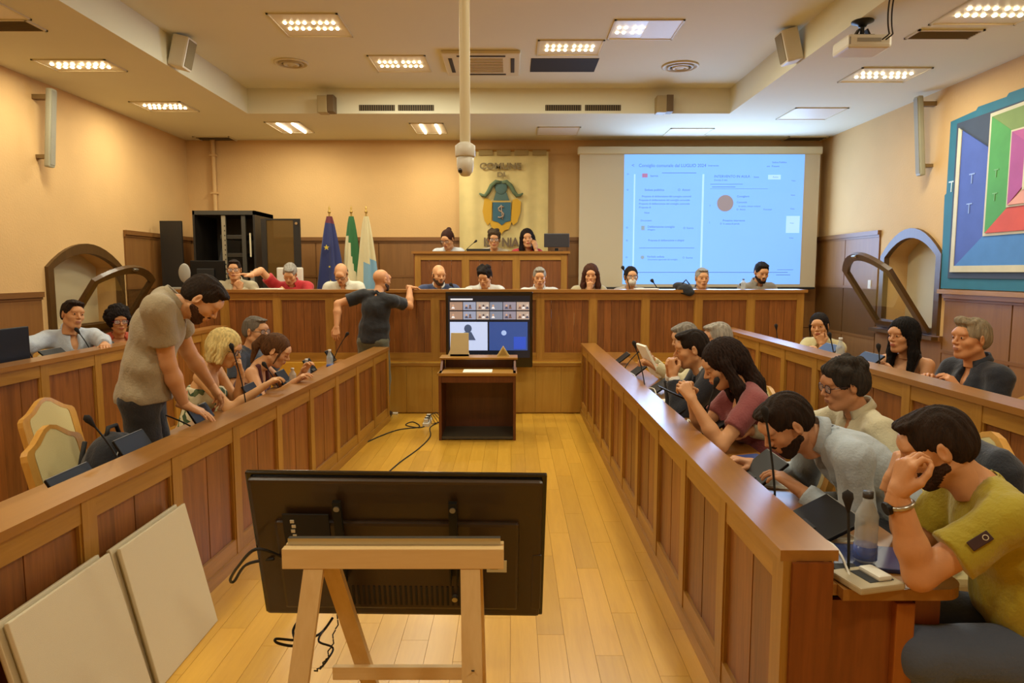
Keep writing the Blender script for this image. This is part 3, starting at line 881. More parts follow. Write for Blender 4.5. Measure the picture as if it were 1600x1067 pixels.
def hand_mesh(pose, res):
    key = (pose, res)
    if key in _hands: return _hands[key]
    curl = {'flat': (8, 10, 8), 'relax': (22, 32, 22), 'fist': (70, 88, 50), 'hold': (42, 55, 35), 'point': (8, 10, 8), 'chin': (38, 60, 40)}[pose]
    g = SDF((-.09, -.04, -.11), (.07, .20, .06), res)
    g.cone((0, -.03, 0), (0, .012, 0), .026, .025, k=0)
    fin = [(-.029, .088, .072, .0088), (-.0095, .094, .080, .0090), (.010, .090, .074, .0086), (.028, .080, .058, .0076)]
    for i, (x, y, L_, r) in enumerate(fin):
        g.cone((x * .45, .010, 0), (x, y, 0), .0155, .0125, k=.012)
        a = Vector((x, y, 0)); an = 0; cc = curl if not (pose == 'point' and i > 0) else (70, 88, 50)
        sp = -x * 1.2 if pose == 'flat' else -x * .5
        for j, fr in enumerate((.46, .30, .24)):
            an += R(cc[j] * (1 + .08 * i)); b = a + Vector((-sp * L_ * fr * 6 * (1 if j == 0 else .5) * .15, math.cos(an), -math.sin(an))) * (L_ * fr)
            g.cone(a, b, r * (1 - .08 * j), r * (1 - .08 * (j + 1)), k=.003); a = b
    cl = {'flat': 0, 'relax': .35, 'fist': 1, 'hold': .7, 'point': .9, 'chin': .5}[pose]
    t0 = Vector((-.018, .015, -.006)); t1 = Vector((-.046, .050, -.014 - .012 * cl)); t2 = t1 + Vector((-.016 + .030 * cl, .030, -.008 - .012 * cl)); t3 = t2 + Vector((-.006 + .024 * cl, .024 - .006 * cl, -.004 - .006 * cl))
    g.cone(t0, t1, .017, .013, k=.012); g.cone(t1, t2, .0112, .0100, k=.005); g.cone(t2, t3, .0098, .0082, k=.003)
    _hands[key] = g.surf(); return _hands[key]


def hair_mesh(style, res, seed=0):
    lo, hi = (-.16, -.20, -.42), (.16, .14, .19)
    if style in ('short', 'fringe', 'crop', 'bald'): lo = (-.11, -.14, -.10)
    g = SDF(lo, hi, res)
    amp, vol = .0035, 0
    if style in ('short', 'crop', 'quiff', 'wavy', 'bun', 'pony', 'bob', 'long', 'curly'):
        t = {'short': .0045, 'crop': .003, 'quiff': .006, 'wavy': .012, 'bun': .006, 'pony': .007, 'bob': .018, 'long': .016, 'curly': .030}[style]
        g.ell((0, -.020, .040), (.074 + t, .095 + t, .084 + t), k=0)
        g.ell((0, -.050, -.005), (.066 + t, .062 + t, .060 + t * .6), k=.03)
        if style in ('short', 'quiff', 'wavy', 'crop'):
            g.ell((0, .045, .098), (.056, .045, .018 if style != 'crop' else .010), k=.025)
            if style == 'quiff': g.ell((.01, .062, .112), (.045, .030, .022), k=.015)
            if style == 'wavy':
                rs = np.random.RandomState(3 + seed)
                for i in range(16):
                    a = rs.rand() * 6.28; e = rs.rand() * .9 + .25
                    g.ell((.078 * math.cos(a) * math.cos(e), -.02 + .10 * math.sin(a) * math.cos(e), .04 + .095 * math.sin(e)), .025, k=.012)
        if style == 'curly':
            rs = np.random.RandomState(5 + seed)
            for i in range(46):
                a = rs.rand() * 6.28; e = rs.rand() * 1.9 - .45
                x, y, z = .100 * math.cos(a) * math.cos(e), -.03 + .112 * math.sin(a) * math.cos(e), .035 + .108 * math.sin(e)
                if y > .055 and z < .07: continue
                g.ell((x, y, z), .024 + .008 * rs.rand(), k=.008)
        # clear the face, the ears and the nape
        if style in ('short', 'crop', 'quiff', 'wavy'):
            g.ell((0, .095, -.030), (.064, .085, .095), k=.010, sub=True)
            for s_ in (-1, 1): g.ell((s_ * .085, .012, -.045), (.030, .048, .060), k=.008, sub=True)
            g.plane((0, -.05, -.062), (0, .35, -1))
        else:
            g.ell((0, .100, -.028), (.062 if style != 'curly' else .066, .090, .094), k=.012, sub=True)
        if style in ('bun', 'pony'):
            for s_ in (-1, 1): g.ell((s_ * .085, .012, -.050), (.030, .045, .055), k=.008, sub=True)
            g.plane((0, -.05, -.070), (0, .35, -1))
        if style == 'bun': g.ell((0, -.100, .095), .035, k=.01)
        if style == 'pony':
            g.ell((.0, -.120, .050), .028, k=.01); g.cone((0, -.13, .045), (0, -.150, -.03), .028, .032, k=.01); g.cone((0, -.150, -.03), (.0, -.125, -.16), .030, .012, k=.01)
            for s_ in (-1, 1): g.cone((s_ * .072, .045, .02), (s_ * .078, .035, -.08), .010, .005, k=.01)
        if style == 'bob':
            for s_ in (-1, 1):
                g.cone((s_ * .078, .015, .03), (s_ * .086, .015, -.075), .030, .026, k=.02); g.cone((s_ * .070, -.05, .0), (s_ * .072, -.045, -.085), .038, .030, k=.02)
            g.cone((0, -.085, 0), (0, -.085, -.080), .045, .032, k=.02); g.plane((0, 0, -.098), (0, .15, -1))
            g.ell((0, .12, -.05), (.060, .075, .10), k=.008, sub=True); amp = .004
        if style == 'long':
            for s_ in (-1, 1):
                g.cone((s_ * .074, .005, .02), (s_ * .088, -.005, -.12), .028, .032, k=.02); g.cone((s_ * .088, -.005, -.12), (s_ * .085, .03, -.30), .034, .018, k=.02)
            g.cone((0, -.09, 0), (0, -.095, -.16), .050, .055, k=.03); g.cone((0, -.095, -.16), (0, -.10, -.30), .055, .030, k=.03)
            g.ell((0, .115, -.055), (.064, .080, .142), k=.01, sub=True); amp = .005
    elif style == 'fringe':
        g.ell((0, -.030, .010), (.079, .090, .060), k=0)
        g.plane((0, 0, .045), (0, .3, 1)); g.plane((0, .015, 0), (0, 1, .1)); g.plane((0, 0, -.055), (0, .2, -1))
        for s_ in (-1, 1): g.ell((s_ * .090, .000, -.020), (.022, .030, .040), k=.006, sub=True)
        amp = .0015
    # strands
    a = np.meshgrid(*g.ax, indexing='ij', sparse=True)
    az = np.arctan2(a[0], -(a[1] + .02))
    w = np.sin(az * 34 + 3 * np.sin(a[2] * 38 + az * 3)) * .6 + np.sin(az * 61 + 4 * np.sin(a[2] * 25)) * .4
    if style == 'curly': w = np.sin(a[0] * 260 + 2 * np.sin(a[2] * 190)) * np.sin(a[2] * 240 + 2 * np.sin(a[1] * 200)); amp = .006
    if style in ('short', 'quiff', 'crop'): w = np.sin(a[0] * 210 + 3 * np.sin(a[1] * 40)) * np.ones_like(az) * .6 + w * .4
    g.D = (g.D + amp * w).astype(np.float32)
    return g.surf()


def beard_mesh(res, full=1.0):
    g = SDF((-.09, -.06, -.15), (.09, .13, .03), res)
    g.ell((0, .029, -.032), (.0575, .0625, .082), k=0); g.ell((0, .049, -.089), (.0325, .033, .025), k=.025)
    for s_ in (-1, 1): g.cone((s_ * .056, -.002, -.050), (s_ * .020, .063, -.099), .0170, .014, k=.02)
    g.ell((0, .086, -.043), (.028, .014, .007), k=.006)
    g.ell((0, .100, -.0565), (.021, .022, .0085), k=.003, sub=True)
    for s_ in (-1, 1): g.ell((s_ * .040, .085, -.010), (.034, .060, .036), k=.01, sub=True)
    g.ell((0, .10, -.005), (.02, .04, .034), k=.005, sub=True)
    g.plane((0, 0, -.005), (0, .25, 1)); g.plane((0, -.012, 0), (0, -1, 0)); g.plane((0, 0, -.128), (0, 0, -1))
    a = np.meshgrid(*g.ax, indexing='ij', sparse=True); g.D = (g.D + .0016 * np.sin(a[0] * 500) * np.sin(a[2] * 500)).astype(np.float32)
    return g.surf()


_cache = {}


def floral():
    if 'floral' in MATS: return MATS['floral']
    m, nt, p, N, L = _new('floral')
    tc = N.new('ShaderNodeTexCoord'); v = N.new('ShaderNodeTexVoronoi'); v.inputs['Scale'].default_value = 26; L.new(tc.outputs['Object'], v.inputs[0])
    cr = N.new('ShaderNodeValToRGB'); cr.color_ramp.interpolation = 'CONSTANT'; e = cr.color_ramp.elements
    e[0].color = lin('d2c8a4'); e[1].position = .35; e[1].color = lin('5c6a44')
    for q, c in ((.55, 'c9603c'), (.68, 'd8d0b0'), (.85, '3e5438')): n = e.new(q); n.color = lin(c)
    s = N.new('ShaderNodeSeparateColor'); L.new(v.outputs['Color'], s.inputs[0]); L.new(s.outputs[0], cr.inputs[0]); L.new(cr.outputs[0], p.inputs['Base Color']); p.inputs['Roughness'].default_value = .85
    MATS['floral'] = m; return m


def cached(fn, *a):
    k = (fn.__name__,) + a
    if k not in _cache: _cache[k] = fn(*a)
    return _cache[k]


def skin(c):
    k = tuple(a * .72 + b * .28 for a, b in zip([int(c[i:i + 2], 16) / 255 for i in (0, 2, 4)], (.84, .66, .46)))
    return plain('skin_' + c, k, .5, var=.05, vscale=14, spec=.35, bump=.05, bscale=200)
def lips(c): return plain('lips_' + c, c, .4)
def hairm(c):
    return plain('hair_' + c, c, .75, bump=.7, bscale=220, var=.3, vscale=60, stretch=(1, 1, .15), spec=.2)
def cloth(c, b=.35): return plain('cloth_' + c, c, .85, bump=b, bscale=90, var=.05, vscale=5, sheen=.2)


def rx(a): return Matrix.Rotation(R(a), 3, 'X')
def ry(a): return Matrix.Rotation(R(a), 3, 'Y')
def rz(a): return Matrix.Rotation(R(a), 3, 'Z')


def ik(a, t, l1, l2, hint):
    d = t - a; L_ = d.length; mx = (l1 + l2) * .995
    if L_ > mx: t = a + d * (mx / L_); d = t - a; L_ = mx
    if L_ < abs(l1 - l2) + .02: L_ = abs(l1 - l2) + .02
    u = d.normalized(); x = (l1 * l1 - l2 * l2 + L_ * L_) / (2 * L_); y = math.sqrt(max(0, l1 * l1 - x * x))
    h = hint - u * hint.dot(u); h = h.normalized() if h.length > 1e-4 else u.orthogonal().normalized()
    return a + u * x + h * y, t


def person(label, head, fac, sex='m', s=1.0, lean=8, side=0, twist=0, hp=0, hyaw=0, roll=0, L=None, Rr=None, top='short', topc='d8d2c0',
           legc='2a2a30', skinc='cf9468', hair='short', hairc='2a1c14', beard=None, glasses=None, res=.012, fat=0.0, stand=False, group=None,
           neck='round', nf=0, kf=.38, af=.20, extra=None, legs=True, hres=None, seat=None, hat=None, jaw=1.0, tfl=None):
    """head: world position of the head centre; fac: heading (0 = away from the camera, 90 = to the right)"""
    f = sex == 'f'; hres = hres or (.0045 if res <= .012 else .006); head = Vector(head)
    Z = Matrix.Rotation(-R(fac), 3, 'Z')
    Rp = rx(-lean * .25); Rm = rx(-lean * .6) @ ry(side * .5); Rc = rz(twist) @ rx(-lean) @ ry(side)
    sw = (.160 if f else .182)
    P0 = Vector((0, 0, 0)); P1 = Rm @ Vector((0, 0, .24)); P2 = P1 + Rc @ Vector((0, 0, .27))
    Rn = rz(twist) @ rx(-lean * .7 - hp * .3 - nf) @ ry(side * .7)
    HC = P2 + Rn @ Vector((0, .045, .155)); Rh = rz(-hyaw) @ rx(-hp) @ ry(roll)
    org = head - Z @ (HC * s)               # world position of the pelvis
    M3 = Z * s
    W_ = lambda p: org + M3 @ p
    inv = M3.inverted()
    Lc = lambda w: inv @ (Vector(w) - org)  # world -> local
    base = Vector((org.x, org.y, head.z if False else (seat if seat is not None else 0)))
    root = empty('person', base, 0, label, 'person', group)
    Mw = np.eye(4); Mw[:3, :3] = np.array(M3); Mw[:3, 3] = np.array(org)
    SK = [skin(skinc), lips('b0604c' if f else 'a56a52')]
    # ---- arms
    arms = []
    for sd, spec in ((-1, L), (1, Rr)):
        spec = spec or {}
        sh = P2 + Rc @ Vector((sd * sw, 0, -.045))
        if 'w' in spec: tg = Lc(spec['w'])
        elif 'hd' in spec: tg = HC + Rh @ Vector(spec['hd'])
        else: tg = Vector(spec.get('t', (sd * .17, .36, .20)))
        hint = Vector(spec.get('e', (sd * .6, -.35, -1)))
        el, wr_ = ik(sh, tg, .285, .255, hint)
        fd = Vector(spec['fd']) if 'fd' in spec else (wr_ - el).normalized()
        if 'fdw' in spec: fd = (inv @ Vector(spec['fdw']))
        fd.normalize(); pn = Vector(spec.get('pn', (0, 0, -1)))
        if abs(pn.normalized().dot(fd)) > .95: pn = Vector((-sd, 0, -.3))
        arms.append((sd, sh, el, wr_, fd, pn, spec.get('hand', 'relax')))
    # ---- legs
    lg = []
    sz = org.z / s if not stand else 0
    for sd in (-1, 1):
        hip = Vector((sd * .09, 0, -.02)); fz = (0 - org.z) / s if seat is None else (seat - org.z) / s
        if stand: kn = Vector((sd * .11, .05, fz * .5)); an = Vector((sd * .12, -.01, fz + .09))
        else:
            kn = Vector((sd * .13, kf, -.02)); an = Vector((sd * .13, af, fz + .09))
        lg.append((hip, kn, an, fz))
    allp = [HC + Vector((0, 0, .16)), P0 - Vector((.2, .2, .14)), P0 + Vector((.2, .2, 0))] + [q for a in arms for q in a[1:4]] + ([q for l_ in lg for q in l_[:3]] if legs else [])
    allp += [P2 + Rc @ Vector((x, y, 0)) for x in (-.27, .27) for y in (-.18, .18)]
    lo = np.min([list(q) for q in allp], 0) - .12; hi = np.max([list(q) for q in allp], 0) + .12

    def torso(g, t, k=.05, low=True):
        cw = (.132 if f else .152) + fat * .3
        if low: g.ell(P0 + Vector((0, .012 if stand else -.01, .0)), (.158 + t + fat * .5, .115 + t + fat * .5, .115 + t), Rp, k=0)
        g.ell(P0 * .4 + P1 * .6 + Rm @ Vector((0, fat * .5, 0)), ((.125 if f else .145) + t + fat, .100 + t + fat, .135 + t), Rm, k=k)
        g.ell(P1 + Rc @ Vector((0, .0, .10)), (cw + t, .108 + t + fat * .4, .165 + t), Rc, k=k)
        if f:
            for sd in (-1, 1): g.ell(P1 + Rc @ Vector((sd * .062, .085, .095)), (.056 + t, .05 + t, .055 + t), Rc, k=.03)
        a_, b_ = P2 + Rc @ Vector((-sw + .01, -.012, -.055)), P2 + Rc @ Vector((sw - .01, -.012, -.055))
        g.cone(a_, b_, .055 + t, k=.04)
        for sd in (-1, 1): g.cone(P2 + Rc @ Vector((0, -.02, .0)), P2 + Rc @ Vector((sd * sw * .8, -.015, -.035)), .045 + t * .7, .045 + t * .7, k=.03)
    # ---- skin
    g = SDF(lo, hi, res)
    torso(g, -.018)
    if legs:
        for hip, kn, an, fz in lg: g.cone(hip, kn, .062, .045, k=.03); g.cone(kn, an, .045, .034, k=.02)
    g.cone(P2 + Rc @ Vector((0, -.015, -.03)), HC + Rh @ Vector((0, -.026, -.055)), (.046 if f else .056), (.040 if f else .048), k=.035)
    am = .86 if f else 1.0
    am *= (1 + fat * 1.5)
    for sd, sh, el, wr_, fd, pn, hd in arms:
        g.cone(sh, el, .050 * am, .040 * am, k=.03); g.cone(el, el + (wr_ - el) * .35, .041 * am, .042 * am, k=.02); g.cone(el + (wr_ - el) * .35, wr_, .042 * am, .0265 * am, k=.02)
    parts = []
    v, q = g.surf(); parts.append((xf(v, Mw), q, 0))
    hv, hq, hm = head_mesh(sex, hres, jaw, 1.0, 1 if hp > 18 else 0)
    Mh = np.eye(4); Mh[:3, :3] = np.array(Rh); Mh[:3, 3] = np.array(HC); MH = Mw @ Mh
    parts.append((xf(hv, MH), hq, hm))
    hr = .0045 if res <= .013 else .0065
    for sd, sh, el, wr_, fd, pn, hd in arms:
        hv2, hq2 = hand_mesh(hd, hr)
        y = fd; z = -(pn - y * pn.dot(y)).normalized(); x = y.cross(z); hs = .93 if f else 1.02
        v2 = hv2.copy() * hs; q2 = hq2
        if sd < 0: v2[:, 0] *= -1; q2 = hq2[:, ::-1]
        Mm = np.eye(4); Mm[:3, 0] = x; Mm[:3, 1] = y; Mm[:3, 2] = z; Mm[:3, 3] = wr_
        parts.append((xf(v2, Mw @ Mm), q2, 0))
    np_obj('body', parts, SK, root, base)
    MHm = Matrix([list(r_) for r_ in MH])

    def hb(mb, nm, mat):
        me = mb.mesh(nm, mat); me.transform(Matrix.Translation(-base) @ MHm); o = bpy.data.objects.new(nm, me); COL.objects.link(o); o.parent = root; return o
    # ---- eyes, brows
    for s_ in (-1, 1):
        e_ = MB()
        if hp <= 18:
            c = (s_ * .030, .0755, .0085); e_.ball(c, (.0130, .0145, .0082), 12, plain('eye_white', 'd9d0c4', .25))
            e_.ball((s_ * .030, .0865, .0085), (.0064, .0045, .0066), 10, plain('iris', '2c1a10', .15)); hb(e_, 'eye', None)
        else:
            pts = [(s_ * (.018 + .025 * t), .0865 - .004 * abs(t - .45), .0015 - .002 * math.sin(PI * t)) for t in (0, .25, .5, .75, 1)]
            hb(MB().tube(pts, .0014, 5, rs=[.0008, .0015, .0016, .0015, .0008]), 'eyelash', hairm(hairc if not f else '1c1410'))
        pts = [(s_ * (.013 + .033 * t), .0905 - .016 * t * t, .0235 + .006 * math.sin(PI * t * .8)) for t in (0, .25, .5, .75, 1)]
        hb(MB().tube(pts, .003, 6, rs=[.0028, .0038, .0035, .0028, .0012]), 'eyebrow', hairm(hairc if hairc not in ('d9bf7c', 'a8a094') else '6b5a40'))
    if glasses:
        gl = MB(); rw, rh_ = (.026, .019); gm = plain('spectacle_' + glasses, glasses, .3)
        for s_ in (-1, 1):
            gl.tube([(s_ * .032 + rw * math.copysign(abs(math.cos(t)) ** .7, math.cos(t)), .098 - .006 * abs(math.cos(t)) * 0 - .004, .006 + rh_ * math.copysign(abs(math.sin(t)) ** .7, math.sin(t))) for t in [2 * PI * k / 20 for k in range(20)]], .0022, 6, closed=True)
            gl.tube([(s_ * .058, .093, .010), (s_ * .072, .07, .010), (s_ * .078, -.01, .006)], .002, 6)
        gl.tube([(-.007, .097, .010), (0, .103, .012), (.007, .097, .010)], .002, 6)
        go = hb(gl, 'glasses', gm)
        lm = MATS.get('spectacle_lens')
        if not lm:
            lm = plain('spectacle_lens', 'e8eef0', .05); lm.node_tree.nodes['Principled BSDF'].inputs['Alpha'].default_value = .12
        ln = MB()
        for s_ in (-1, 1): ln.prism([(s_ * .032 + rw * math.cos(t), .006 + rh_ * math.sin(t)) for t in [2 * PI * k / 16 for k in range(16)]], .001, y0=.0935)
        lo_ = hb(ln, 'lens', lm); lo_.parent = root
    # ---- hair, beard
    if hair and hair != 'bald':
        hv, hq = cached(hair_mesh, hair, hres if hair in ('short', 'crop', 'fringe') else max(hres, .005), 0)
        np_obj('hair', [(xf(hv, MH), hq, 0)], [hairm(hairc)], root, base)
    if beard:
        hv, hq = cached(beard_mesh, hres * .8); np_obj('beard', [(xf(hv, MH), hq, 0)], [hairm(beard)], root, base)
    # ---- clothes
    def cl(name, c, t, sleeve, cutz=None, open_=False, wr=.0028, low=True, strap=False, nk=True, rim=True):
        g = SDF(lo - .03, hi + .03, res); torso(g, t, low=low)
        if sleeve > 0:
            for sd, sh, el, wr_, fd, pn, hd in arms:
                u = min(1, sleeve)
                loose = .016 if sleeve < 1 else .008
                g.cone(sh, el, (.056 + t) * am, (.044 + t + loose) * am, k=.035, cut=u if sleeve < 1 else None)
                if sleeve > 1: g.cone(el, wr_, (.044 + t) * am + .004, (.032 + t) * am + .003, k=.02, cut=sleeve - 1)
        g.wrinkle(wr, 20, len(label))
        g.wrinkle(wr * .6, 48, len(label) + 3)
        g.cone(P2 + Rc @ Vector((0, -.012, -.01)), HC, (.050 if f else .060) + .002, .060, k=.006, sub=True) if nk else None
        if neck == 'v' or open_: g.ell(P2 + Rc @ Vector((0, .10, -.05)), (.035, .07, .085), Rc, k=.005, sub=True)
        if neck == 'scoop': g.ell(P2 + Rc @ Vector((0, .08, -.045)), (.075, .09, .065), Rc, k=.005, sub=True)
        hz = (-.10 if not stand else -.035) if cutz is None else cutz
        g.plane((0, 0, hz), (0, 0, -1))
        if strap:
            g.plane(P2 + Rc @ Vector((0, 0, -.135)), Rc @ Vector((0, -.25, 1)))
            if strap == 'straps':
                for sd in (-1, 1):
                    g.cone(P2 + Rc @ Vector((sd * .085, .105, -.13)), P2 + Rc @ Vector((sd * .095, .0, .012)), .017, k=.01); g.cone(P2 + Rc @ Vector((sd * .095, .0, .012)), P2 + Rc @ Vector((sd * .085, -.09, -.13)), .017, k=.01)
        v, q = g.surf(); return np_obj(name, [(xf(v, Mw), q, 0)], [c], root, base)
    tc = cloth(topc) if isinstance(topc, str) else topc
    nkc = P2 + Rc @ Vector((0, -.012 + (.03 if nf else 0), .030 - (.012 if nf else 0)))

    def collar(c, r=.062, h=.026, gap=.5, thick=.006, nm='collar'):
        mb = MB(); n = 22; vs = []
        ax_ = (Rc @ Vector((0, 0, .8)) * (1 if nf else 0) + (HC + Rh @ Vector((0, -.026, -.06)) - (P2 + Rc @ Vector((0, -.015, -.03)))).normalized() * (.6 if nf else 1)).normalized()
        X = Rc @ Vector((1, 0, 0)); Yv = ax_.cross(X).normalized(); Yv = -Yv if Yv.dot(Rc @ Vector((0, 1, 0))) < 0 else Yv; X = Yv.cross(ax_).normalized()
        for k in range(n + 1):
            t = gap + (2 * PI - 2 * gap) * k / n; e_ = X * math.sin(t) + Yv * math.cos(t); fr_ = max(0, math.cos(t))
            top_ = nkc + ax_ * (h * (1 - .5 * fr_)) + e_ * r; bot_ = nkc + e_ * (r + .016 + .012 * fr_) - ax_ * (.014 + .035 * fr_)
            mid = nkc + ax_ * (h * (1 - .5 * fr_) + .003) + e_ * (r + .008)
            vs += [top_ - e_ * .003 - ax_ * .03, top_, mid, bot_]
        fs = [(4 * k + i, 4 * k + 4 + i, 4 * k + 5 + i, 4 * k + 1 + i) for k in range(n) for i in range(3)]
        mb.add(vs, fs, c, True); me = mb.mesh(nm, c); me.transform(Matrix.Translation(-base) @ Matrix([list(r_) for r_ in Mw])); o = bpy.data.objects.new(nm, me); COL.objects.link(o); o.parent = root
        so = o.modifiers.new('s', 'SOLIDIFY'); so.thickness = .004; return o

    if top == 'floral': cl('dress', floral(), .006, 0, strap=True)
    elif top == 'short': cl('shirt', tc, .010, .62)
    elif top == 'collared': cl('shirt', tc, .016 if stand else .010, .62, open_=True); collar(tc)
    elif top == 'polo': cl('shirt', tc, .011, .62); collar(tc)
    elif top == 'long': cl('shirt', tc, .010, 1.92, open_=True); collar(tc)
    elif top == 'longround': cl('shirt', tc, .010, 1.92)
    elif top == 'tank': cl('top', tc, .006, 0, strap='straps')
    elif top == 'strapless': cl('dress', tc, .006, 0, strap=True)
    elif top == 'suit':
        cl('shirt', cloth('e4e0d6'), .0, 1.96, wr=.001); collar(cloth('e4e0d6'), gap=.35)
        g = SDF(lo - .03, hi + .03, res); torso(g, .022)
        for sd, sh, el, wr_, fd, pn, hd in arms:
            g.cone(sh, el, .078, .068, k=.035); g.cone(el, wr_, .066, .052, k=.02, cut=.86)
        g.wrinkle(.003, 22, 5); g.cone(P2 + Rc @ Vector((0, -.02, -.01)), HC, .072, .07, k=.006, sub=True)
        g.ell(P1 + Rc @ Vector((0, .14, .16)), (.050, .085, .16), Rc, k=.005, sub=True); g.plane((0, 0, -.12), (0, 0, -1))
        v, q = g.surf(); np_obj('jacket', [(xf(v, Mw), q, 0)], [tc], root, base)
        if extra == 'tie':
            a_ = P2 + Rc @ Vector((0, .075, -.015)); b_ = P1 + Rc @ Vector((0, .122, .03))
            mb = MB(); mb.tube([a_, a_ + Rc @ Vector((0, .022, -.03)), a_ * .5 + b_ * .5 + Rc @ Vector((0, .028, 0)), b_], .02, 8, rs=[.014, .012, .020, .026])
            me = mb.mesh('tie', cloth('20242f')); me.transform(Matrix.Translation(-base) @ Matrix([list(r_) for r_ in Mw])); o = bpy.data.objects.new('tie', me); COL.objects.link(o); o.parent = root
    if legs:
        lc = cloth(legc)
        g = SDF(lo - .03, hi + .03, res)
        g.ell(P0 + Vector((0, .010 if stand else -.01, 0)), (.154 + fat * .4, .113 + fat * .4, .110), Rp, k=0)
        for hip, kn, an, fz in lg: g.cone(hip, kn, .092 if stand else .104, .068 if stand else .076, k=.04); g.cone(kn, an, .068, .052, k=.03, cut=.96)
        g.wrinkle(.002, 30, 9); g.plane((0, 0, .06 if stand else .095), (Rp @ Vector((0, 0, 1))) if stand else (0, 0, 1))
        v, q = g.surf(); np_obj('trousers', [(xf(v, Mw), q, 0)], [lc], root, base)
        for hip, kn, an, fz in lg:
            g = SDF((an.x - .08, an.y - .14, an.z - .14), (an.x + .08, an.y + .27, an.z + .1), .012)
            g.ell((an.x, an.y + .10, an.z - .055), (.045, .11, .035), k=0); g.ell((an.x, an.y - .01, an.z - .03), (.042, .055, .055), k=.02); g.plane((0, 0, an.z - .085), (0, 0, -1))
            v, q = g.surf(); np_obj('shoe', [(xf(v, Mw), q, 0)], [plain('shoe_leather', '241c17', .4)], root, base)
    info = dict(org=org, W=W_, HC=HC, Rh=Rh, Rc=Rc, P1=P1, P2=P2, arms=arms, root=root, base=base, Mw=Matrix([list(r_) for r_ in Mw]), MH=MHm, s=s)
    return info


def attach(info, mb, name, mat, frame='body'):
    me = mb.mesh(name, mat); me.transform(Matrix.Translation(-info['base']) @ (info['Mw'] if frame == 'body' else info['MH']))
    o = bpy.data.objects.new(name, me); COL.objects.link(o); o.parent = info['root']; return o


def watch(info, sd, mat=STEEL, face=BLACK):
    a = [q for q in info['arms'] if q[0] == sd][0]; el, wr_ = a[2], a[3]; d = (wr_ - el).normalized(); c = wr_ - d * .035; x = d.orthogonal().normalized(); y = d.cross(x)
    back = -(a[5] - d * a[5].dot(d)).normalized()
    attach(info, MB().tube([c + (x * math.cos(t) + y * math.sin(t)) * .0325 for t in [2 * PI * k / 24 for k in range(24)]], .007, 8, closed=True, mat=mat), 'watch_band', mat)
    f_ = c + back * .034
    attach(info, MB().cyl(f_, f_ + back * .012, .019, n=20, mat=face), 'watch_face', face)
# ================================================================== chairs
def make_chair():
    t = empty('padded_chair', (0, 0, 0), 0, 'x', 'chair')
    MB().bbox((0, .0, .455), (.45, .44, .06), .025).build('seat', CREAM, t)
    MB().bbox((0, 0, .41), (.46, .45, .045), .012).build('seat_frame', W_CHAIR, t)
    n = 14; o = []; i_ = []
    ow, iw = .235, .175
    o = [(-.19, 0), (.19, 0), (ow, .16), (ow, .34)] + [(ow * math.cos(t_) * (1 - .0 * math.sin(t_)), (.38 + (.125 + .03 * math.cos(4 * t_)) * math.sin(t_))) for t_ in [PI * k / n for k in range(n + 1)]] + [(-ow, .34), (-ow, .16)]
    i_ = [(x * .76, .05 + (z - .0) * .86) for x, z in o]
    Mb = Matrix.Translation((0, -.20, .50)) @ Matrix.Rotation(R(12), 4, 'X')
    MB().ring(o, i_, .035, M=Mb).build('back_frame', W_CHAIR, t)
    MB().prism([(x * .97, .06 + (z - .05) * .98) for x, z in i_], .028, M=Mb, y0=.006).build('backrest', CREAM, t)
    for sx in (-1, 1):
        MB().tube([(sx * .20, .19, .40), (sx * .205, .20, .2), (sx * .20, .215, 0)], .02, 8, rs=[.022, .019, .014]).build('leg', W_CHAIR, t)
        MB().tube([(sx * .19, -.185, .56), (sx * .195, -.20, .40), (sx * .195, -.22, .2), (sx * .19, -.27, 0)], .02, 8, rs=[.018, .021, .019, .015]).build('leg', W_CHAIR, t)
    return t


CH0 = make_chair(); CH_USED = [False]


def chair(x, y, z, head, label, group='padded wooden chairs of the hall', sz=1.0):
    c = CH0 if not CH_USED[0] else copy_tree(CH0); CH_USED[0] = True
    c.location = (x, y, z); c.rotation_euler = (0, 0, -R(head)); c.scale = (1, 1, sz); c['label'] = label; c['group'] = group
    return c


def seated(short, *a, flr=0.0, ch=True, back=.07, **k):
    i = person(*a, seat=flr, **k); o = i['org']
    fac = a[2]; d = Vector((math.sin(R(fac)), math.cos(R(fac)), 0))
    top = o.z - .115 * i['s'] - flr
    if ch:
        p = o + d * (.03 - back)
        chair(p.x, p.y, flr, fac, 'cream padded wooden chair under the ' + short, sz=top / .485)
    return i


# ================================================================== the people
# ---- standing at the left front desks
g1 = person('man in khaki shirt standing and leaning over the left desks', PY(316, 468, 3.95), 72, lean=21, hp=48, hyaw=6, nf=44, s=1.08, fat=.012,
            L=dict(w=PY(332, 606, 4.35), hand='relax', e=(-.3, -.2, -1)), Rr=dict(w=PY(290, 640, 3.9), hand='flat', e=(.3, -.8, 0), fd=(.1, .8, -.4)), top='collared', topc='9c8b6c', legc='221d1b', hair='short', hairc='2a1e14',
            beard='4a3020', stand=True, res=.009, hres=.004, seat=0)
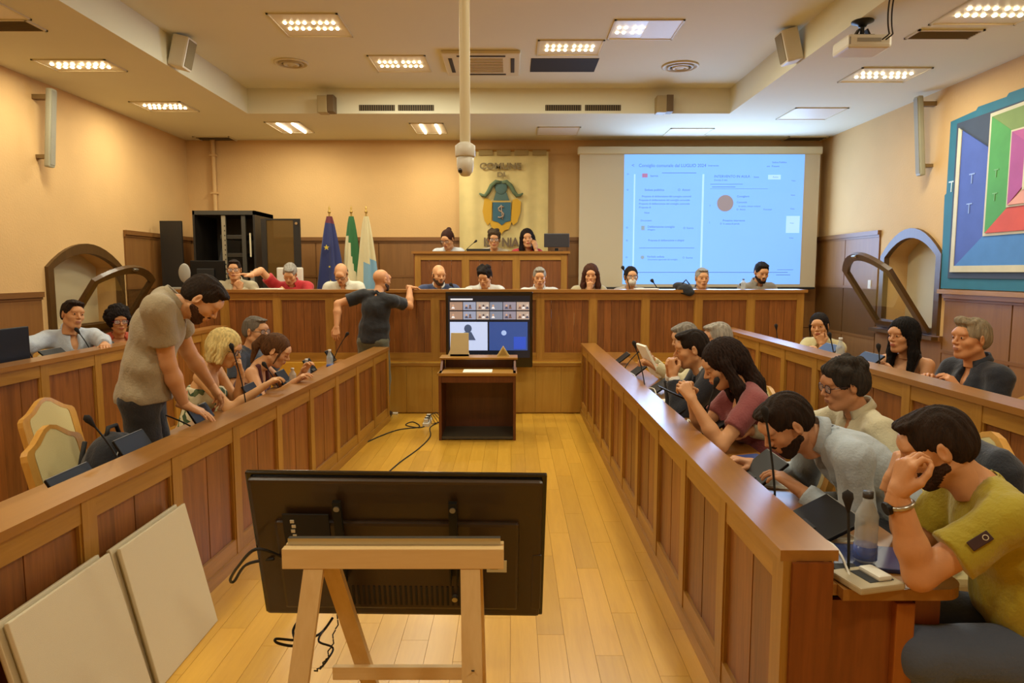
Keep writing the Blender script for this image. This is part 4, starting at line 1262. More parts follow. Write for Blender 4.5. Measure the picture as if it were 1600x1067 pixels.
# ---- right front row, from the nearest
g2 = seated('man in the mustard T-shirt', 'bearded man in mustard yellow T-shirt resting his forehead on his hand', PY(1462, 700, 2.2), -76, lean=30, hp=24, hyaw=8, s=1.05, fat=.025,
            L=dict(w=PY(1402, 770, 2.02), hand='chin', e=(0, .2, -1), fd=(0, -.22, 1), pn=(.3, -1, 0)), Rr=dict(w=PY(1392, 752, 2.42), hand='hold', e=(.1, 1, -.5), fd=(0, -.25, 1), pn=(0, -1, 0)), top='short', topc='a8951c', legc='4c5566', hair='short', hairc='2e2016',
            beard='3a261a', res=.008, hres=.0035, skinc='c98a5c')
watch(g2, -1)
seated('man in the light blue shirt', 'dark haired man in light blue shirt bending low over the right desk', PY(1228, 664, 2.92), -88, lean=56, hp=36, hyaw=-8, s=1.08, fat=.01,
       L=dict(w=Vector((1.22, 2.85, .80)), hand='relax', e=(-.4, -.6, -.6)), Rr=dict(w=Vector((1.16, 3.25, .80)), hand='relax', e=(.4, -.6, -.6)), top='long', topc='aab4bc', legc='23262e', hair='short', hairc='2a1d14',
       beard='33231a', res=.009, hres=.004, skinc='c08460')
seated('man in the cream shirt', 'man in cream shirt and dark glasses sitting behind the bending man', PY(1318, 602, 3.45), -92, lean=12, hp=12, hyaw=0, s=1.04, fat=.02,
       L=dict(w=Vector((1.58, 3.0, .80)), e=(-.5, -.3, -1)), Rr=dict(w=Vector((1.30, 3.75, .85)), e=(.8, -.2, -.5)), top='long', topc='c9c0a0', legc='3a362e', hair='wavy', hairc='37302a',
       glasses='3a1c1c', res=.010, hres=.004, skinc='c08058')
g5 = seated('woman in the pink top', 'woman with long dark hair in dusky pink top looking at her phone', PY(1130, 570, 3.9), -88, 'f', lean=20, hp=26, hyaw=0, s=1.10,
            L=dict(w=PY(1082, 626, 3.72), hand='hold', e=(-.4, -.5, -1), pn=(.5, 0, -.6)), Rr=dict(w=PY(1078, 618, 3.86), hand='hold', e=(.5, -.3, -1), pn=(-.5, 0, -.6)), top='short', topc='8a4545', legc='8a4a48', hair='long', hairc='2a1c16', res=.009, hres=.004, neck='scoop')
g6 = seated('man in the dark suit', 'dark haired man in dark suit holding his hands before his mouth', PY(1080, 546, 4.75), -84, lean=22, hp=10, hyaw=0, s=1.08,
            L=dict(hd=(-.05, .14, -.14), hand='fist', e=(-.3, 0, -1), fd=(.3, .2, .9), pn=(.5, -1, 0)), Rr=dict(hd=(.04, .15, -.14), hand='fist', e=(.3, 0, -1), fd=(-.3, .2, .9), pn=(-.5, -1, 0)), top='suit', topc='22242e', legc='22242e', hair='short', hairc='241a14', res=.011, hres=.005, extra='tie')
seated('white haired man', 'white haired man sitting between the dark suit and pink top', PY(1120, 530, 5.4), -98, lean=6, hp=8, s=1.05, top='long', topc='c8c4b8', legc='3a3630', hair='short', hairc='a8a094', res=.012, skinc='c98e66')
g8 = seated('grey haired man holding papers', 'grey haired man in cream shirt leaning forward holding white papers', PY(1070, 528, 6.0), -92, lean=24, hp=18, s=1.05,
            L=dict(w=PY(1022, 572, 5.75), hand='hold', e=(-.5, -.2, -1)), Rr=dict(w=PY(1018, 560, 6.1), hand='hold', e=(.5, -.2, -1)), top='long', topc='cbbf98', legc='8a7a5a', hair='short', hairc='8c857a', res=.012)
# ---- right second row
seated('woman resting her chin', 'dark haired woman in cream top resting her chin on her hand', PY(1280, 510, 6.75), -125, 'f', lean=10, hp=4, hyaw=-20, roll=6, s=1.05,
       L=dict(hd=(-.03, .09, -.16), hand='chin', e=(-.2, .3, -1), fd=(.2, .1, .9), pn=(.2, -1, 0)), Rr=dict(w=PY(1262, 548, 6.5), e=(.6, .2, -1)), top='short', topc='cbbf8e', legc='2a2a30', hair='pony', hairc='1e1614', res=.012, neck='v', back=.15)
seated('woman in the black top', 'woman with long black hair in black top with white straps', PY(1410, 525, 5.35), -118, 'f', lean=5, hp=2, hyaw=8, s=1.08, L=dict(w=PY(1400, 585, 5.2), e=(-.5, -.3, -1)), Rr=dict(w=PY(1350, 580, 5.3), e=(.5, 0, -1)),
       top='tank', topc='201618', legc='201618', hair='long', hairc='15100f', res=.010, hres=.004, skinc='c98c62', back=.15)
seated('man in the navy shirt', 'grey blond man in dark navy shirt watching from the second row', PY(1516, 530, 4.45), -96, lean=2, hp=-2, hyaw=-4, s=1.1, L=dict(w=PY(1500, 610, 4.4), e=(-.6, -.2, -1)), Rr=dict(w=PY(1450, 600, 4.6), e=(.5, 0, -1)),
       top='long', topc='1d212c', legc='20242e', hair='quiff', hairc='8f8068', res=.010, hres=.004, skinc='c98558', back=.15)
# ---- left front row
seated('blonde woman', 'blonde woman with bobbed hair in floral strapless dress at left desk', PY(352, 545, 4.95), 84, 'f', lean=20, hp=20, hyaw=6, s=1.06,
       L=dict(hd=(-.03, .14, -.13), hand='chin', e=(-.2, 0, -1), fd=(.2, .0, .9), pn=(.3, -1, 0)), Rr=dict(w=PY(412, 604, 4.85), e=(.5, -.2, -1), hand='relax'), top='floral', legc='6a6650', hair='bob', hairc='d9bf7c', glasses='1c1614', res=.010, hres=.004, skinc='d29a64')
seated('balding man with glasses', 'balding man with glasses and blue grey T-shirt behind the ponytail woman', PY(400, 518, 5.9), 108, lean=4, hp=4, s=1.05, top='short', topc='3b424e', legc='2c2c34', hair='crop', hairc='6e655a', glasses='1c1614', res=.012, fat=.02, L=dict(t=(-.14, .3, .18)), Rr=dict(t=(.14, .3, .18)))
seated('ponytail woman', 'woman with brown ponytail in dark pink top looking down at desk', PY(432, 548, 5.6), 86, 'f', lean=30, hp=28, s=1.08,
       L=dict(w=PY(475, 580, 5.7), e=(-.5, -.2, -1)), Rr=dict(w=PY(458, 598, 5.3), e=(.5, -.3, -1)), top='tank', topc='5c2c30', legc='2a2a30', hair='pony', hairc='5a3a20', res=.010, hres=.004, skinc='cf9468')
# ---- left second row
seated('man in the pale blue shirt', 'young dark haired man in pale blue shirt looking over his arm', PY(114, 492, 6.2), 128, lean=8, hp=0, hyaw=-6, roll=-8, s=1.08,
       L=dict(w=PY(165, 540, 5.9), e=(-.8, 0, -.5)), Rr=dict(w=PY(42, 552, 6.0), e=(.8, .2, -.4)), top='long', topc='b4bcc6', legc='23262e', hair='short', hairc='2a1c12', res=.010, hres=.004, skinc='c98a5c')
seated('woman with curly hair', 'woman with curly black hair and glasses in orange top', PY(186, 502, 6.9), 140, 'f', lean=10, hp=4, s=1.04, top='short', topc='c4583a', legc='2a2a30', hair='curly', hairc='1c1310', glasses='7a1c24', res=.012, skinc='b87848', neck='scoop', L=dict(t=(-.12, .35, .24)), Rr=dict(t=(.12, .35, .24)))
# ---- at the podium bench
PB = 9.05
q = dict(flr=.45, res=.014, s=1.1)
seated('man with glasses at far left', 'dark haired man with glasses at the left end of the podium bench', PY(366, 422, PB), 172, lean=6, hp=2, hyaw=-6, top='long', topc='b8ac8c', hair='crop', hairc='2a1c14', glasses='141010', L=dict(hd=(-.08, .14, -.22), hand='fist', e=(-.8, .2, -.6), fd=(.4, .1, .8), pn=(0, -1, 0)), **q)
g20 = seated('man in the red polo shirt', 'grey haired man in red polo shirt stretching out his arm', PY(453, 428, PB), 176, lean=20, hp=36, roll=-6, top='polo', topc='b8242a', hair='short', hairc='9a948a', L=dict(hd=(-.0, .2, -.14), hand='fist', e=(-.8, .2, -.6), fd=(.5, .1, .6)), Rr=dict(w=PY(391, 430, 8.74), hand='flat', e=(.3, .1, .5), fd=(.5, .5, .1)), **q)
watch(g20, -1)
seated('bald man in the white shirt', 'bald man with glasses and white shirt reading before the flags', PY(533, 428, PB), 180, lean=18, hp=38, top='collared', topc='d4d0bc', hair='fringe', hairc='5a5046', glasses='141010', fat=.02, L=dict(t=(-.15, .34, .30)), Rr=dict(t=(.15, .34, .30)), **q)
seated('man in the blue suit', 'bald bearded man in blue suit and dark tie on the podium', PY(686, 430, PB), 170, lean=8, hp=10, hyaw=-14, top='suit', topc='2e3a5c', hair='fringe', hairc='5a4a3c', beard='4a382a', extra='tie', L=dict(t=(-.2, .34, .30)), Rr=dict(t=(.2, .34, .30)), **q)
seated('person with short black hair', 'person with short black hair and white shirt above the aisle screen', PY(757, 433, PB), 180, lean=16, hp=22, hyaw=12, top='polo', topc='d8d6d0', hair='wavy', hairc='1e1612', L=dict(t=(-.15, .34, .30)), Rr=dict(t=(.15, .34, .30)), **q)
seated('grey haired man in white shirt', 'grey haired man in white shirt right of the aisle screen', PY(843, 434, PB), 180, lean=10, hp=8, top='polo', topc='dad8d2', hair='short', hairc='948c80', fat=.03, L=dict(t=(-.2, .34, .30)), Rr=dict(t=(.2, .34, .30)), **q)
seated('woman with brown curls', 'woman with brown wavy hair and hand at her mouth on the podium', PY(923, 430, PB), 172, 'f', lean=8, hp=8, hyaw=14, top='short', topc='b0a07c', hair='long', hairc='4a2a1c', L=dict(hd=(.02, .15, -.15), hand='fist', e=(.2, .2, -1), fd=(-.1, .1, .9), pn=(0, -1, 0)), Rr=dict(t=(.2, .34, .28)), **q)
g26 = seated('person with the top knot', 'person with dark top knot, glasses and white face mask on the podium', PY(986, 433, PB), 178, 'f', lean=8, hp=2, top='short', topc='a89c8c', hair='bun', hairc='1e1614', glasses='30181c', L=dict(t=(-.15, .36, .26)), Rr=dict(t=(.15, .36, .26)), **q)
mb = MB(); mb.ball((0, .062, -.052), (.050, .050, .052), 16); attach(g26, mb, 'face_mask', plain('mask_cloth', 'd8cfc0', .8), 'head')
seated('balding grey man before the screen', 'balding grey haired man in grey shirt before the projected image', PY(1097, 435, PB), 180, lean=8, hp=4, top='polo', topc='6c6a70', hair='crop', hairc='9a948c', L=dict(t=(-.2, .34, .28)), Rr=dict(t=(.2, .34, .28)), **q)
seated('dark bearded man before the screen', 'dark haired bearded man in grey beige shirt before the projected image', PY(1190, 426, PB), 168, lean=10, hp=18, hyaw=10, top='polo', topc='8f8678', hair='short', hairc='1c1614', beard='2a1e18', L=dict(t=(-.2, .34, .28)), Rr=dict(t=(.2, .34, .28)), **q)
# ---- presidency
q = dict(flr=.98, res=.014, s=1.14)
PP = 10.55
seated('left woman of the presidency', 'woman with tied dark hair and glasses left on the raised bench', PY(699, 374, PP), 184, 'f', lean=12, hp=26, hyaw=16, top='short', topc='c4c8cc', hair='bun', hairc='3a2018', glasses='141010', L=dict(t=(-.15, .34, .27)), Rr=dict(t=(.15, .34, .27)), **q)
seated('curly haired person of the presidency', 'person with curly brown hair and glasses in middle of raised bench', PY(772, 374, PP), 178, 'f', lean=10, hp=10, top='short', topc='c0b49c', hair='wavy', hairc='4a3a28', glasses='141010', L=dict(t=(-.15, .34, .27)), Rr=dict(t=(.15, .34, .27)), **q)
seated('woman in the red top', 'woman with long dark hair and red top on the raised bench', PY(824, 373, PP), 178, 'f', lean=6, hp=2, roll=6, top='short', topc='b83440', hair='long', hairc='1e1412', L=dict(hd=(-.09, .10, -.14), hand='chin', e=(-.3, .2, -1), fd=(.2, 0, .9), pn=(.5, -1, 0)), Rr=dict(t=(.15, .34, .27)), neck='scoop', **q)
# ---- standing at the podium with his back to the camera
person('bald man in black T-shirt leaning on the podium bench', PY(597, 438, 8.12), 12, lean=6, side=9, hp=4, hyaw=30, s=1.06, fat=.02, L=dict(w=PY(526, 510, 7.95), hand='relax', e=(-1, -.3, 0)), Rr=dict(w=PY(640, 449, 8.42), hand='relax', e=(.3, -.3, -1), fd=(1, .8, -.1)),
       top='short', topc='17161a', legc='5c5a48', hair='bald', beard='4a3426', hairc='4a3426', stand=True, res=.011, seat=0, skinc='c8885c')
# empty chairs
chair(-2.14, 3.56, 0, 88, 'empty cream chair with the black backpack on its seat', sz=.90)
chair(-2.62, 4.22, 0, 92, 'empty cream chair behind the one with the backpack', sz=.92)
# sleeve badge of the nearest man
a_ = g2['arms'][0]; d_ = (a_[2] - a_[1]).normalized(); sd_ = Vector((-1, .25, .35)); sd_ = (sd_ - d_ * sd_.dot(d_)).normalized(); f_ = d_.cross(sd_)
c_ = a_[1] + d_ * .105 + sd_ * .0745; Mb = Matrix((f_, d_, sd_)).transposed().to_4x4(); Mb.translation = c_
attach(g2, MB().bbox((0, 0, 0), (.028, .062, .006), .002, M=Mb), 'sleeve_badge', plain('badge_brown', '3a1c18', .6))
attach(g2, MB().tube([Mb @ Vector((.007 * math.cos(t), -.016 + .007 * math.sin(t), .004)) for t in [2 * PI * k / 12 for k in range(12)]], .0012, 5, closed=True), 'badge_ring', OFFW)
# ================================================================== the television on the trestle in the foreground
TLc, TRc, BLc, BRc = PY(382, 742, 2.42), PY(853, 748, 2.42), PY(410, 962, 2.60), PY(850, 966, 2.60)
cen = (TLc + TRc + BLc + BRc) / 4; xa = ((TRc - TLc) + (BRc - BLc)).normalized(); za = ((TLc - BLc) + (TRc - BRc)).normalized(); za = (za - xa * za.dot(xa)).normalized(); ya = za.cross(xa)
w = ((TRc - TLc).length + (BRc - BLc).length) / 2; h = ((TLc - BLc).length + (TRc - BRc).length) / 2
tv = empty('television', cen, 0, 'large flat television seen from behind, hung on the pine trestle', 'television')
tv.rotation_euler = Matrix((xa, ya, za)).transposed().to_euler()
TVB = plain('tv_back', '382716', .38, coat=.2, bump=.1, bscale=400)
MB().bbox((0, .030, 0), (w, .022, h), .006).build('front_bezel', GLOSS, tv)
MB().bbox((0, .0435, .005), (w - .03, .006, h - .05), .002).build('screen', SCREENOFF, tv)
MB().bbox((0, .008, 0), (w - .03, .030, h - .03), .012).build('back_cover', TVB, tv)
MB().bbox((0, -.012, -.06), (w * .82, .03, h * .62), .012).build('rear_housing', TVB, tv)
MB().bbox((w / 2 - .03, -.004, -.14), (.035, .012, .26), .004).build('side_speaker', TVB, tv)
MB().bbox((-w * .30, -.029, .06), (.17, .006, .24), .004).build('port_plate', BLACKM, tv)
m_ = MB().box((0, 0, 0), (.014, .004, .012)).mesh('port', plain('port_white', 'd6cdb4', .5))
for k in range(7): link(m_, 'port', tv, (-w * .345 + .004 * (k % 2), -.034, .150 - .021 * k))
vm = MB()
for k in range(26): vm.box((-.20 + .02 * k, -.0275, -.19), (.008, .004, .09))
o = vm.build('vent_slots', BLACKM, tv); o['kind'] = 'stuff'
for bxp in (-w * .19, w * .19):
    arm = MB(); arm.box((bxp, -.036, .08), (.030, .018, .32)); arm.box((bxp - .012, -.05, -.06), (.006, .03, .10)); arm.box((bxp + .012, -.05, -.06), (.006, .03, .10)); arm.build('bracket_arm', DKMETAL, tv)
    for z_ in (.215, -.19): MB().cyl((bxp, -.03, z_), (bxp, -.050, z_), .011, n=12).build('screw', STEEL, tv)
MB().bbox((w * .335, -.030, -.045), (.075, .003, .055), .001).build('rating_label', plain('label_cream', 'd9cfa6', .6), tv)
for k, (a_, b_) in enumerate(((.025, .004), (.04, .003), (.03, .003))): MB().box((w * .335 - .005 * k, -.0325, -.035 - .010 * k), (a_, .001, b_)).build('label_print', BLACKM, tv)
for z_, x_ in ((-.27, -.17), (-.27, .06), (-.27, .33)): MB().bbox((x_, .0, z_), (.10, .02, .012), .003).build('bottom_clip', BLACKM, tv)

# trestle
TY = 2.26
a = PY(442, 852, TY); b = PY(787, 858, TY); zb_ = PY(442, 886, TY).z; zt_ = (a.z + b.z) / 2
tr = empty('pine_trestle', ((a.x + b.x) / 2, TY, 0), 0, 'pale pine sawhorse trestle carrying the television', 'trestle')
W2 = (b.x - a.x) / 2; bh = zt_ - zb_
MB().bbox((0, .0, zt_ - bh / 2), (W2 * 2, .035, bh), .003).build('crossbeam', W_PINEX, tr)
MB().bbox((0, .042, zt_ - .035), (W2 * 2, .030, .07), .003).build('crossbeam', W_PINEX, tr)
MB().box((.0, .028, zt_ + .012), (W2 * 1.94, .022, .024)).build('wall_rail', STEEL, tr)
lx0, lx1 = PY(498, 880, TY).x - tr.location.x, PY(735, 880, TY).x - tr.location.x


def plank(mb, a, b, wx, wy):
    a = Vector(a); b = Vector(b)
    vs = [p + Vector((sx * wx / 2, sy * wy / 2, 0)) for p in (a, b) for sx, sy in ((-1, -1), (1, -1), (1, 1), (-1, 1))]
    return mb.add(vs, [(0, 1, 2, 3)[::-1], (4, 5, 6, 7), (0, 1, 5, 4), (1, 2, 6, 5), (2, 3, 7, 6), (3, 0, 4, 7)])


for (x_, dx) in ((lx0 - .015, -.07), (lx1, .02)):
    plank(MB(), (x_, -.0, zt_ - bh - .001), (x_ + dx, -.20, 0), .066, .03).build('leg', W_PINE, tr)
    plank(MB(), (x_ + .035 * (1 if dx < 0 else .2), .058, zt_ - .07), (x_ + .035 - dx * 1.3, .36, 0), .062, .03).build('leg', W_PINE, tr)
MB().box((0, .24, .20), (W2 * 1.5, .022, .05)).build('lower_rail', W_PINEX, tr)
for x_ in (lx0 + .01, lx1 + .01):
    pts = [Vector((x_, -.12 + .34 * t, .42 - .06 * math.sin(PI * t) + .04 * t)) for t in [k / 10 for k in range(11)]]
    c = MB()
    for k in range(10): c.tube([pts[k] + Vector((0, 0, .004)), (pts[k] + pts[k + 1]) / 2 + Vector((.006 * (-1) ** k, 0, 0)), pts[k + 1]], .0025, 5)
    c.build('chain', DKMETAL, tr)

# cables
def cable(name, pts, r, mat, label, cat='cable', group=None):
    P_ = [Vector(p) for p in pts]; out = []
    for i in range(len(P_) - 1):
        p0 = P_[max(i - 1, 0)]; p1 = P_[i]; p2 = P_[i + 1]; p3 = P_[min(i + 2, len(P_) - 1)]
        for k in range(6):
            t = k / 6; out.append(.5 * ((2 * p1) + (-p0 + p2) * t + (2 * p0 - 5 * p1 + 4 * p2 - p3) * t * t + (-p0 + 3 * p1 - 3 * p2 + p3) * t ** 3))
    out.append(P_[-1])
    return tag(MB().tube(out, r, 6).build(name, mat, origin=out[0]), label, cat, group)


fz = lambda px, py, z=.006: PZ(px, py, z)
cable('power_cable', [fz(603, 741), fz(625, 722), fz(655, 700), fz(672, 682), fz(672, 668), fz(684, 660)], .006, BLACKM, 'black cable running from the lectern towards the television')
cable('power_cable', [fz(520, 742), fz(545, 712), fz(575, 690), fz(620, 672), fz(655, 667), fz(645, 659), fz(634, 664), fz(655, 668), fz(668, 664)], .006, BLACKM, 'black looped cable from the power strip along the left desk')
cable('power_cable', [tv.matrix_basis @ Vector((-w * .40, -.02, -.02)), PY(400, 858, 2.4), PY(372, 885, 2.55), PY(360, 905, 2.7), PY(366, 908, 2.75), PY(385, 882, 2.6), tv.matrix_basis @ Vector((-w * .43, -.02, -.03))], .006, BLACKM, 'black cable loop hanging off the left side of the television')
cable('power_cable', [PY(470, 964, 2.58), PY(458, 985, 2.5), PY(462, 1008, 2.45), PY(435, 1005, 2.4), PY(432, 998, 2.4), PY(468, 1000, 2.5), PY(500, 990, 2.6), PY(520, 965, 2.62)], .005, BLACKM, 'dark cable curling below the television beside the left trestle leg')
cable('power_cable', [PY(500, 1045, 2.5), PY(512, 1030, 2.5), PY(520, 1012, 2.55), PY(498, 1002, 2.5), PY(505, 985, 2.6)], .004, BLACKM, 'thin dark cable between the left trestle legs')
p = PY(464, 1018, 2.45); pl = empty('plug', p, 0, 'grey white plug hanging below the television beside the left trestle leg', 'plug')
MB().bbox((0, 0, 0), (.022, .022, .05), .005).build('plug_body', WHITEP, pl); MB().cyl((0, 0, -.025), (0, 0, -.04), .008).build('pins', STEEL, pl)

# ------------------------------------------------------------------ ceiling panels leaning on the left desks
def slabs(y0, y1, xb, xt, zt, label, lab2):
    """pair of square panels leaning, bottom at xb, top at xt"""
    L_ = y1 - y0; ang = math.atan2(xb - xt, zt); ht = math.hypot(xb - xt, zt)
    for k, (dx, dy, dz, lb) in enumerate(((0, 0, 0, label), (-.034, -.015, .004, lab2))):
        root = empty('ceiling_panel', (xb + dx, (y0 + y1) / 2 + dy, 0), 0, lb, 'ceiling panel', 'white ceiling panels leaning on the left desks'); root.rotation_euler = (0, -ang, 0)
        MB().bbox((0, 0, ht / 2), (.016, L_, ht), .004).build('face_sheet', PANELW, root)
        MB().bbox((-.014, 0, ht / 2), (.012, L_ - .02, ht - .02), .003).build('edge_tray', PANELE, root)


pz = .60
fb = PZ(340, 970, 0); fb2 = PZ(242, 1085, 0)
slabs(fb.y - .56, fb.y, fb.x - .005, -1.60, pz, 'white perforated ceiling panel leaning on the left desks, further front panel', 'white ceiling panel hidden behind the further leaning panel')
slabs(fb2.y - .56, fb2.y, fb2.x - .005, -1.62, pz, 'white perforated ceiling panel leaning on the left desks, nearer front panel', 'white ceiling panel hidden behind the nearer leaning panel')

# ------------------------------------------------------------------ lectern in the aisle
LY = 7.06
a = PZ(686, 688, 0); b = PZ(806, 688, 0); LY = a.y; lw = b.x - a.x; ztop = PY(746, 556, LY + .45).z; zs = PY(746, 583, LY).z
le = empty('lectern', ((a.x + b.x) / 2, LY, 0), 0, 'dark wooden open-fronted lectern standing before the podium', 'lectern')
D_ = .50; hw = lw / 2
for s_ in (-1, 1): MB().bx((s_ * hw, 0, 0), (s_ * (hw - .028), D_, zs)).build('side_panel', W_LECT, le)
MB().bx((-hw + .028, D_ - .02, .02), (hw - .028, D_, zs + .12)).build('back_panel', W_LECT, le)
MB().bx((-hw + .028, .01, .012), (hw - .028, D_ - .02, .04)).build('base_shelf', plain('lectern_base', '4a4436', .5), le)
MB().bx((-hw + .028, .012, zs - .10), (hw - .028, .04, zs - .03)).build('front_rail', W_LECT, le)
MB().bx((-hw - .01, -.01, zs - .028), (hw + .01, D_ - .06, zs)).build('shelf', W_RAILX, le)
for s_ in (-1, 1):
    M_ = Matrix(((0, 1, 0), (1, 0, 0), (0, 0, 1))).to_4x4()
    MB().prism([(.18, zs), (D_, zs), (D_, ztop - .02), (.30, ztop - .02)], .022, M=Matrix.Translation((s_ * (hw - .01) - .011, 0, 0)) @ M_).build('cheek', W_LECT, le)
MB().bbox((0, D_ - .08, ztop - .01), (lw + .04, .26, .022), .005).build('top_board', W_RAILX, le)
MB().bbox((0, .14, zs + .003), (.30, .21, .006), .001).build('lectern_pad', PAPER, le).name = 'paper'
o = [x for x in S.objects if x.parent == le and x.name.startswith('paper')][0]; o.parent = None; o.location = le.location; o.name = 'paper_sheets'; tag(o, 'white paper sheets lying on the lectern shelf', 'paper')
# things on its top board
tp = Vector((le.location.x, LY + D_ - .08, ztop + .001))
nm = empty('name_card', tp + Vector((.26, .0, 0)), 0, 'folded triangular card standing on the lectern top', 'card')
MB().prism([(-.07, 0), (.07, 0), (0, .11)], .06, y0=-.03).build('card', plain('card_gold', 'cdb26a', .6), nm); MB().prism([(-.045, .012), (.045, .012), (0, .085)], .002, y0=-.032).build('card_face', plain('card_face', 'a88a44', .6), nm)
fr = empty('document_holder', tp + Vector((-.21, .0, 0)), 0, 'pale upright document holder on the lectern top', 'document holder')
MB().prism([(-.13, 0), (.10, 0), (.10, .25), (-.09, .25), (-.10, .07)], .02, y0=0).build('board', plain('holder_cream', 'd8cba0', .6), fr); MB().box((0, .05, .01), (.2, .1, .02)).build('foot', OFFW, fr)

# ------------------------------------------------------------------ aisle television showing the video call
AY = 8.05
a = PY(696, 456, AY); b = PY(832, 574, AY); cw, chh = b.x - a.x, a.z - b.z
at = empty('television', ((a.x + b.x) / 2, AY, (a.z + b.z) / 2), 0, 'black television showing a video call before the podium bench', 'television')
MB().bbox((0, .025, 0), (cw, .05, chh), .008).build('casing', GLOSS, at)
scr = plain('video_call_bg', '14161c', .2); scr.node_tree.nodes['Principled BSDF'].inputs['Emission Color'].default_value = lin('14161c'); scr.node_tree.nodes['Principled BSDF'].inputs['Emission Strength'].default_value = 1
sw_, sh_ = cw - .06, chh - .16; sz0 = .035
MB().box((0, -.002, sz0), (sw_, .003, sh_)).build('screen', scr, at)


def tile(u0, v0, u1, v1, col, nm='video_tile', st=.9, y=-.005):
    MB().bx((-sw_ / 2 + sw_ * u0, y, sz0 - sh_ / 2 + sh_ * v0), (-sw_ / 2 + sw_ * u1, y + .002, sz0 - sh_ / 2 + sh_ * v1)).build(nm, emis('tile_' + col, col, st), at)


rt_ = random.Random(3)
for i in range(12):
    r_, c_ = divmod(i, 6); c = ('8c7466', '9a8a80', '7c7888', '6c7488', '988c84', '8088a0')[(i * 5) % 6]
    u0, v0 = .02 + c_ * .163, .77 - r_ * .15; tile(u0, v0, u0 + .155, v0 + .13, c)
    for k in range(1 + i % 3):
        xx = -sw_ / 2 + sw_ * (u0 + .04 + .045 * k); zz = sz0 - sh_ / 2 + sh_ * (v0 + .07)
        MB().ball((xx, -.006, zz), (.012, .002, .014), 8).build('caller_head', emis(('face_tan', 'face_dark', 'face_grey')[k], ('b08c74', '4c4040', 'b0a8a4')[k], .8), at)
        MB().prism([(xx - .02, zz - .035), (xx + .02, zz - .035), (xx + .010, zz - .012), (xx - .010, zz - .012)], .002, y0=-.007).build('caller_shoulders', emis(('shirt_a', 'shirt_b', 'shirt_c')[(i + k) % 3], ('d4d4d8', '3c4058', '6a5048')[(i + k) % 3], .8), at)
tile(.02, .12, .48, .58, 'a8b8dc'); tile(.50, .12, .97, .58, '2c4480'); tile(.80, .14, .95, .34, '2a48b0', y=-.007)
MB().ball((-sw_ * .26, -.006, sz0 - .02), (.045, .003, .05), 12).build('caller_head', emis('caller', '3c4a66', .8), at); MB().prism([(-sw_ * .26 - .09, sz0 - .155), (-sw_ * .26 + .09, sz0 - .155), (-sw_ * .26 + .04, sz0 - .06), (-sw_ * .26 - .04, sz0 - .06)], .003, y0=-.008).build('caller_shoulders', emis('caller', '3c4a66', .8), at)
MB().cyl((sw_ * .18, -.006, sz0 - .07), (sw_ * .18, -.009, sz0 - .07), .03, n=20).build('avatar_disc', emis('tile_8fa8d8', '8fa8d8', .9), at)
for k in range(8):
    MB().cyl((-.18 + .055 * k, -.004, sz0 - sh_ / 2 + .025), (-.18 + .055 * k, -.007, sz0 - sh_ / 2 + .025), .012, n=12).build('call_button', emis('btn_red', 'd02c30', 1) if k == 6 else emis('btn_grey', '8c90a0', .8), at)
tile(.03, .93, .30, .955, 'c0c4d0', 'title_bar')
st = MB(); st.box((0, .06, -chh / 2 - .25), (.08, .04, .62)); st.build('stand_column', BLACKM, at)
MB().bbox((0, .06, -at.location.z + .016), (.6, .2, .03), .006).build('stand_base', BLACKM, at)

# power strip with plugs by the lectern
p = PZ(668, 662, 0); ps = empty('power_strip', p, 0, 'power strip crowded with plugs on the floor beside the lectern', 'power strip')
MB().bbox((0, 0, .02), (.07, .34, .04), .006).build('strip', WHITEP, ps)
for k in range(5):
    MB().bbox((0.0, -.13 + .065 * k, .06), (.045, .045, .05), .006).build('plug', BLACK if k % 2 else WHITEP, ps)
    x_ = .06 + .03 * k; MB().tube([(0, -.13 + .065 * k, .07), (x_ * .5, -.13 + .05 * k, .12), (x_, -.1 + .05 * k, .02), (.16, .05, .008)], .004, 5).build('cord', BLACKM, ps)
p = PZ(610, 646, 0); MBx = MB().bbox((0, 0, .012), (.10, .05, .022), .004); o = MBx.build('floor_socket', WHITEP); o.location = p + Vector((.05, -.05, 0)); tag(o, 'small white socket on the floor at the far left desk end', 'socket')

# ------------------------------------------------------------------ back wall: projection screen, banner, flags
SY = 11.2
a = PY(906, 231, SY); b = PY(1273, 449, SY); i0 = PY(976, 241, SY - .02); i1 = PY(1250, 444, SY - .02)
ps = empty('projection_screen', ((a.x + b.x) / 2, SY, a.z), 0, 'wide white projection screen with a blue web page projected on it', 'projection screen')
cx, cw2 = (a.x + b.x) / 2, (b.x - a.x)
MB().bbox((0, .04, -.04), (cw2 + .06, .12, .12), .02).build('roller_case', OFFW, ps)
MB().bx((-cw2 / 2, -.0, -.10), (cw2 / 2, .008, b.z - a.z)).build('screen_cloth', plain('screen_cloth', 'cfc3aa', .85), ps)
MB().bbox((0, .0, b.z - a.z - .012), (cw2, .03, .035), .008).build('bottom_bar', BLACKM, ps)
# the projector's light on the cloth: projected page
L0 = Vector((i0.x - cx, -.004, i0.z - a.z)); L1 = Vector((i1.x - cx, -.004, i1.z - a.z)); PW, PH = L1.x - L0.x, L0.z - L1.z
for s_ in (-1, 1): MB().bx((s_ * cw2 * .45 - .03, .08, -.06), (s_ * cw2 * .45 + .03, YB - SY, .0)).build('wall_bracket', DKMETAL, ps)
blue = emis('projected_blue', '74abf6', .86); inkb = emis('projected_ink', '4a6cae', .75); pale = emis('projected_pale', '9cc6fb', .92)
MB().bx((L0.x, -.006, L1.z), (L1.x, -.003, L0.z)).build('projected_image', blue, ps)


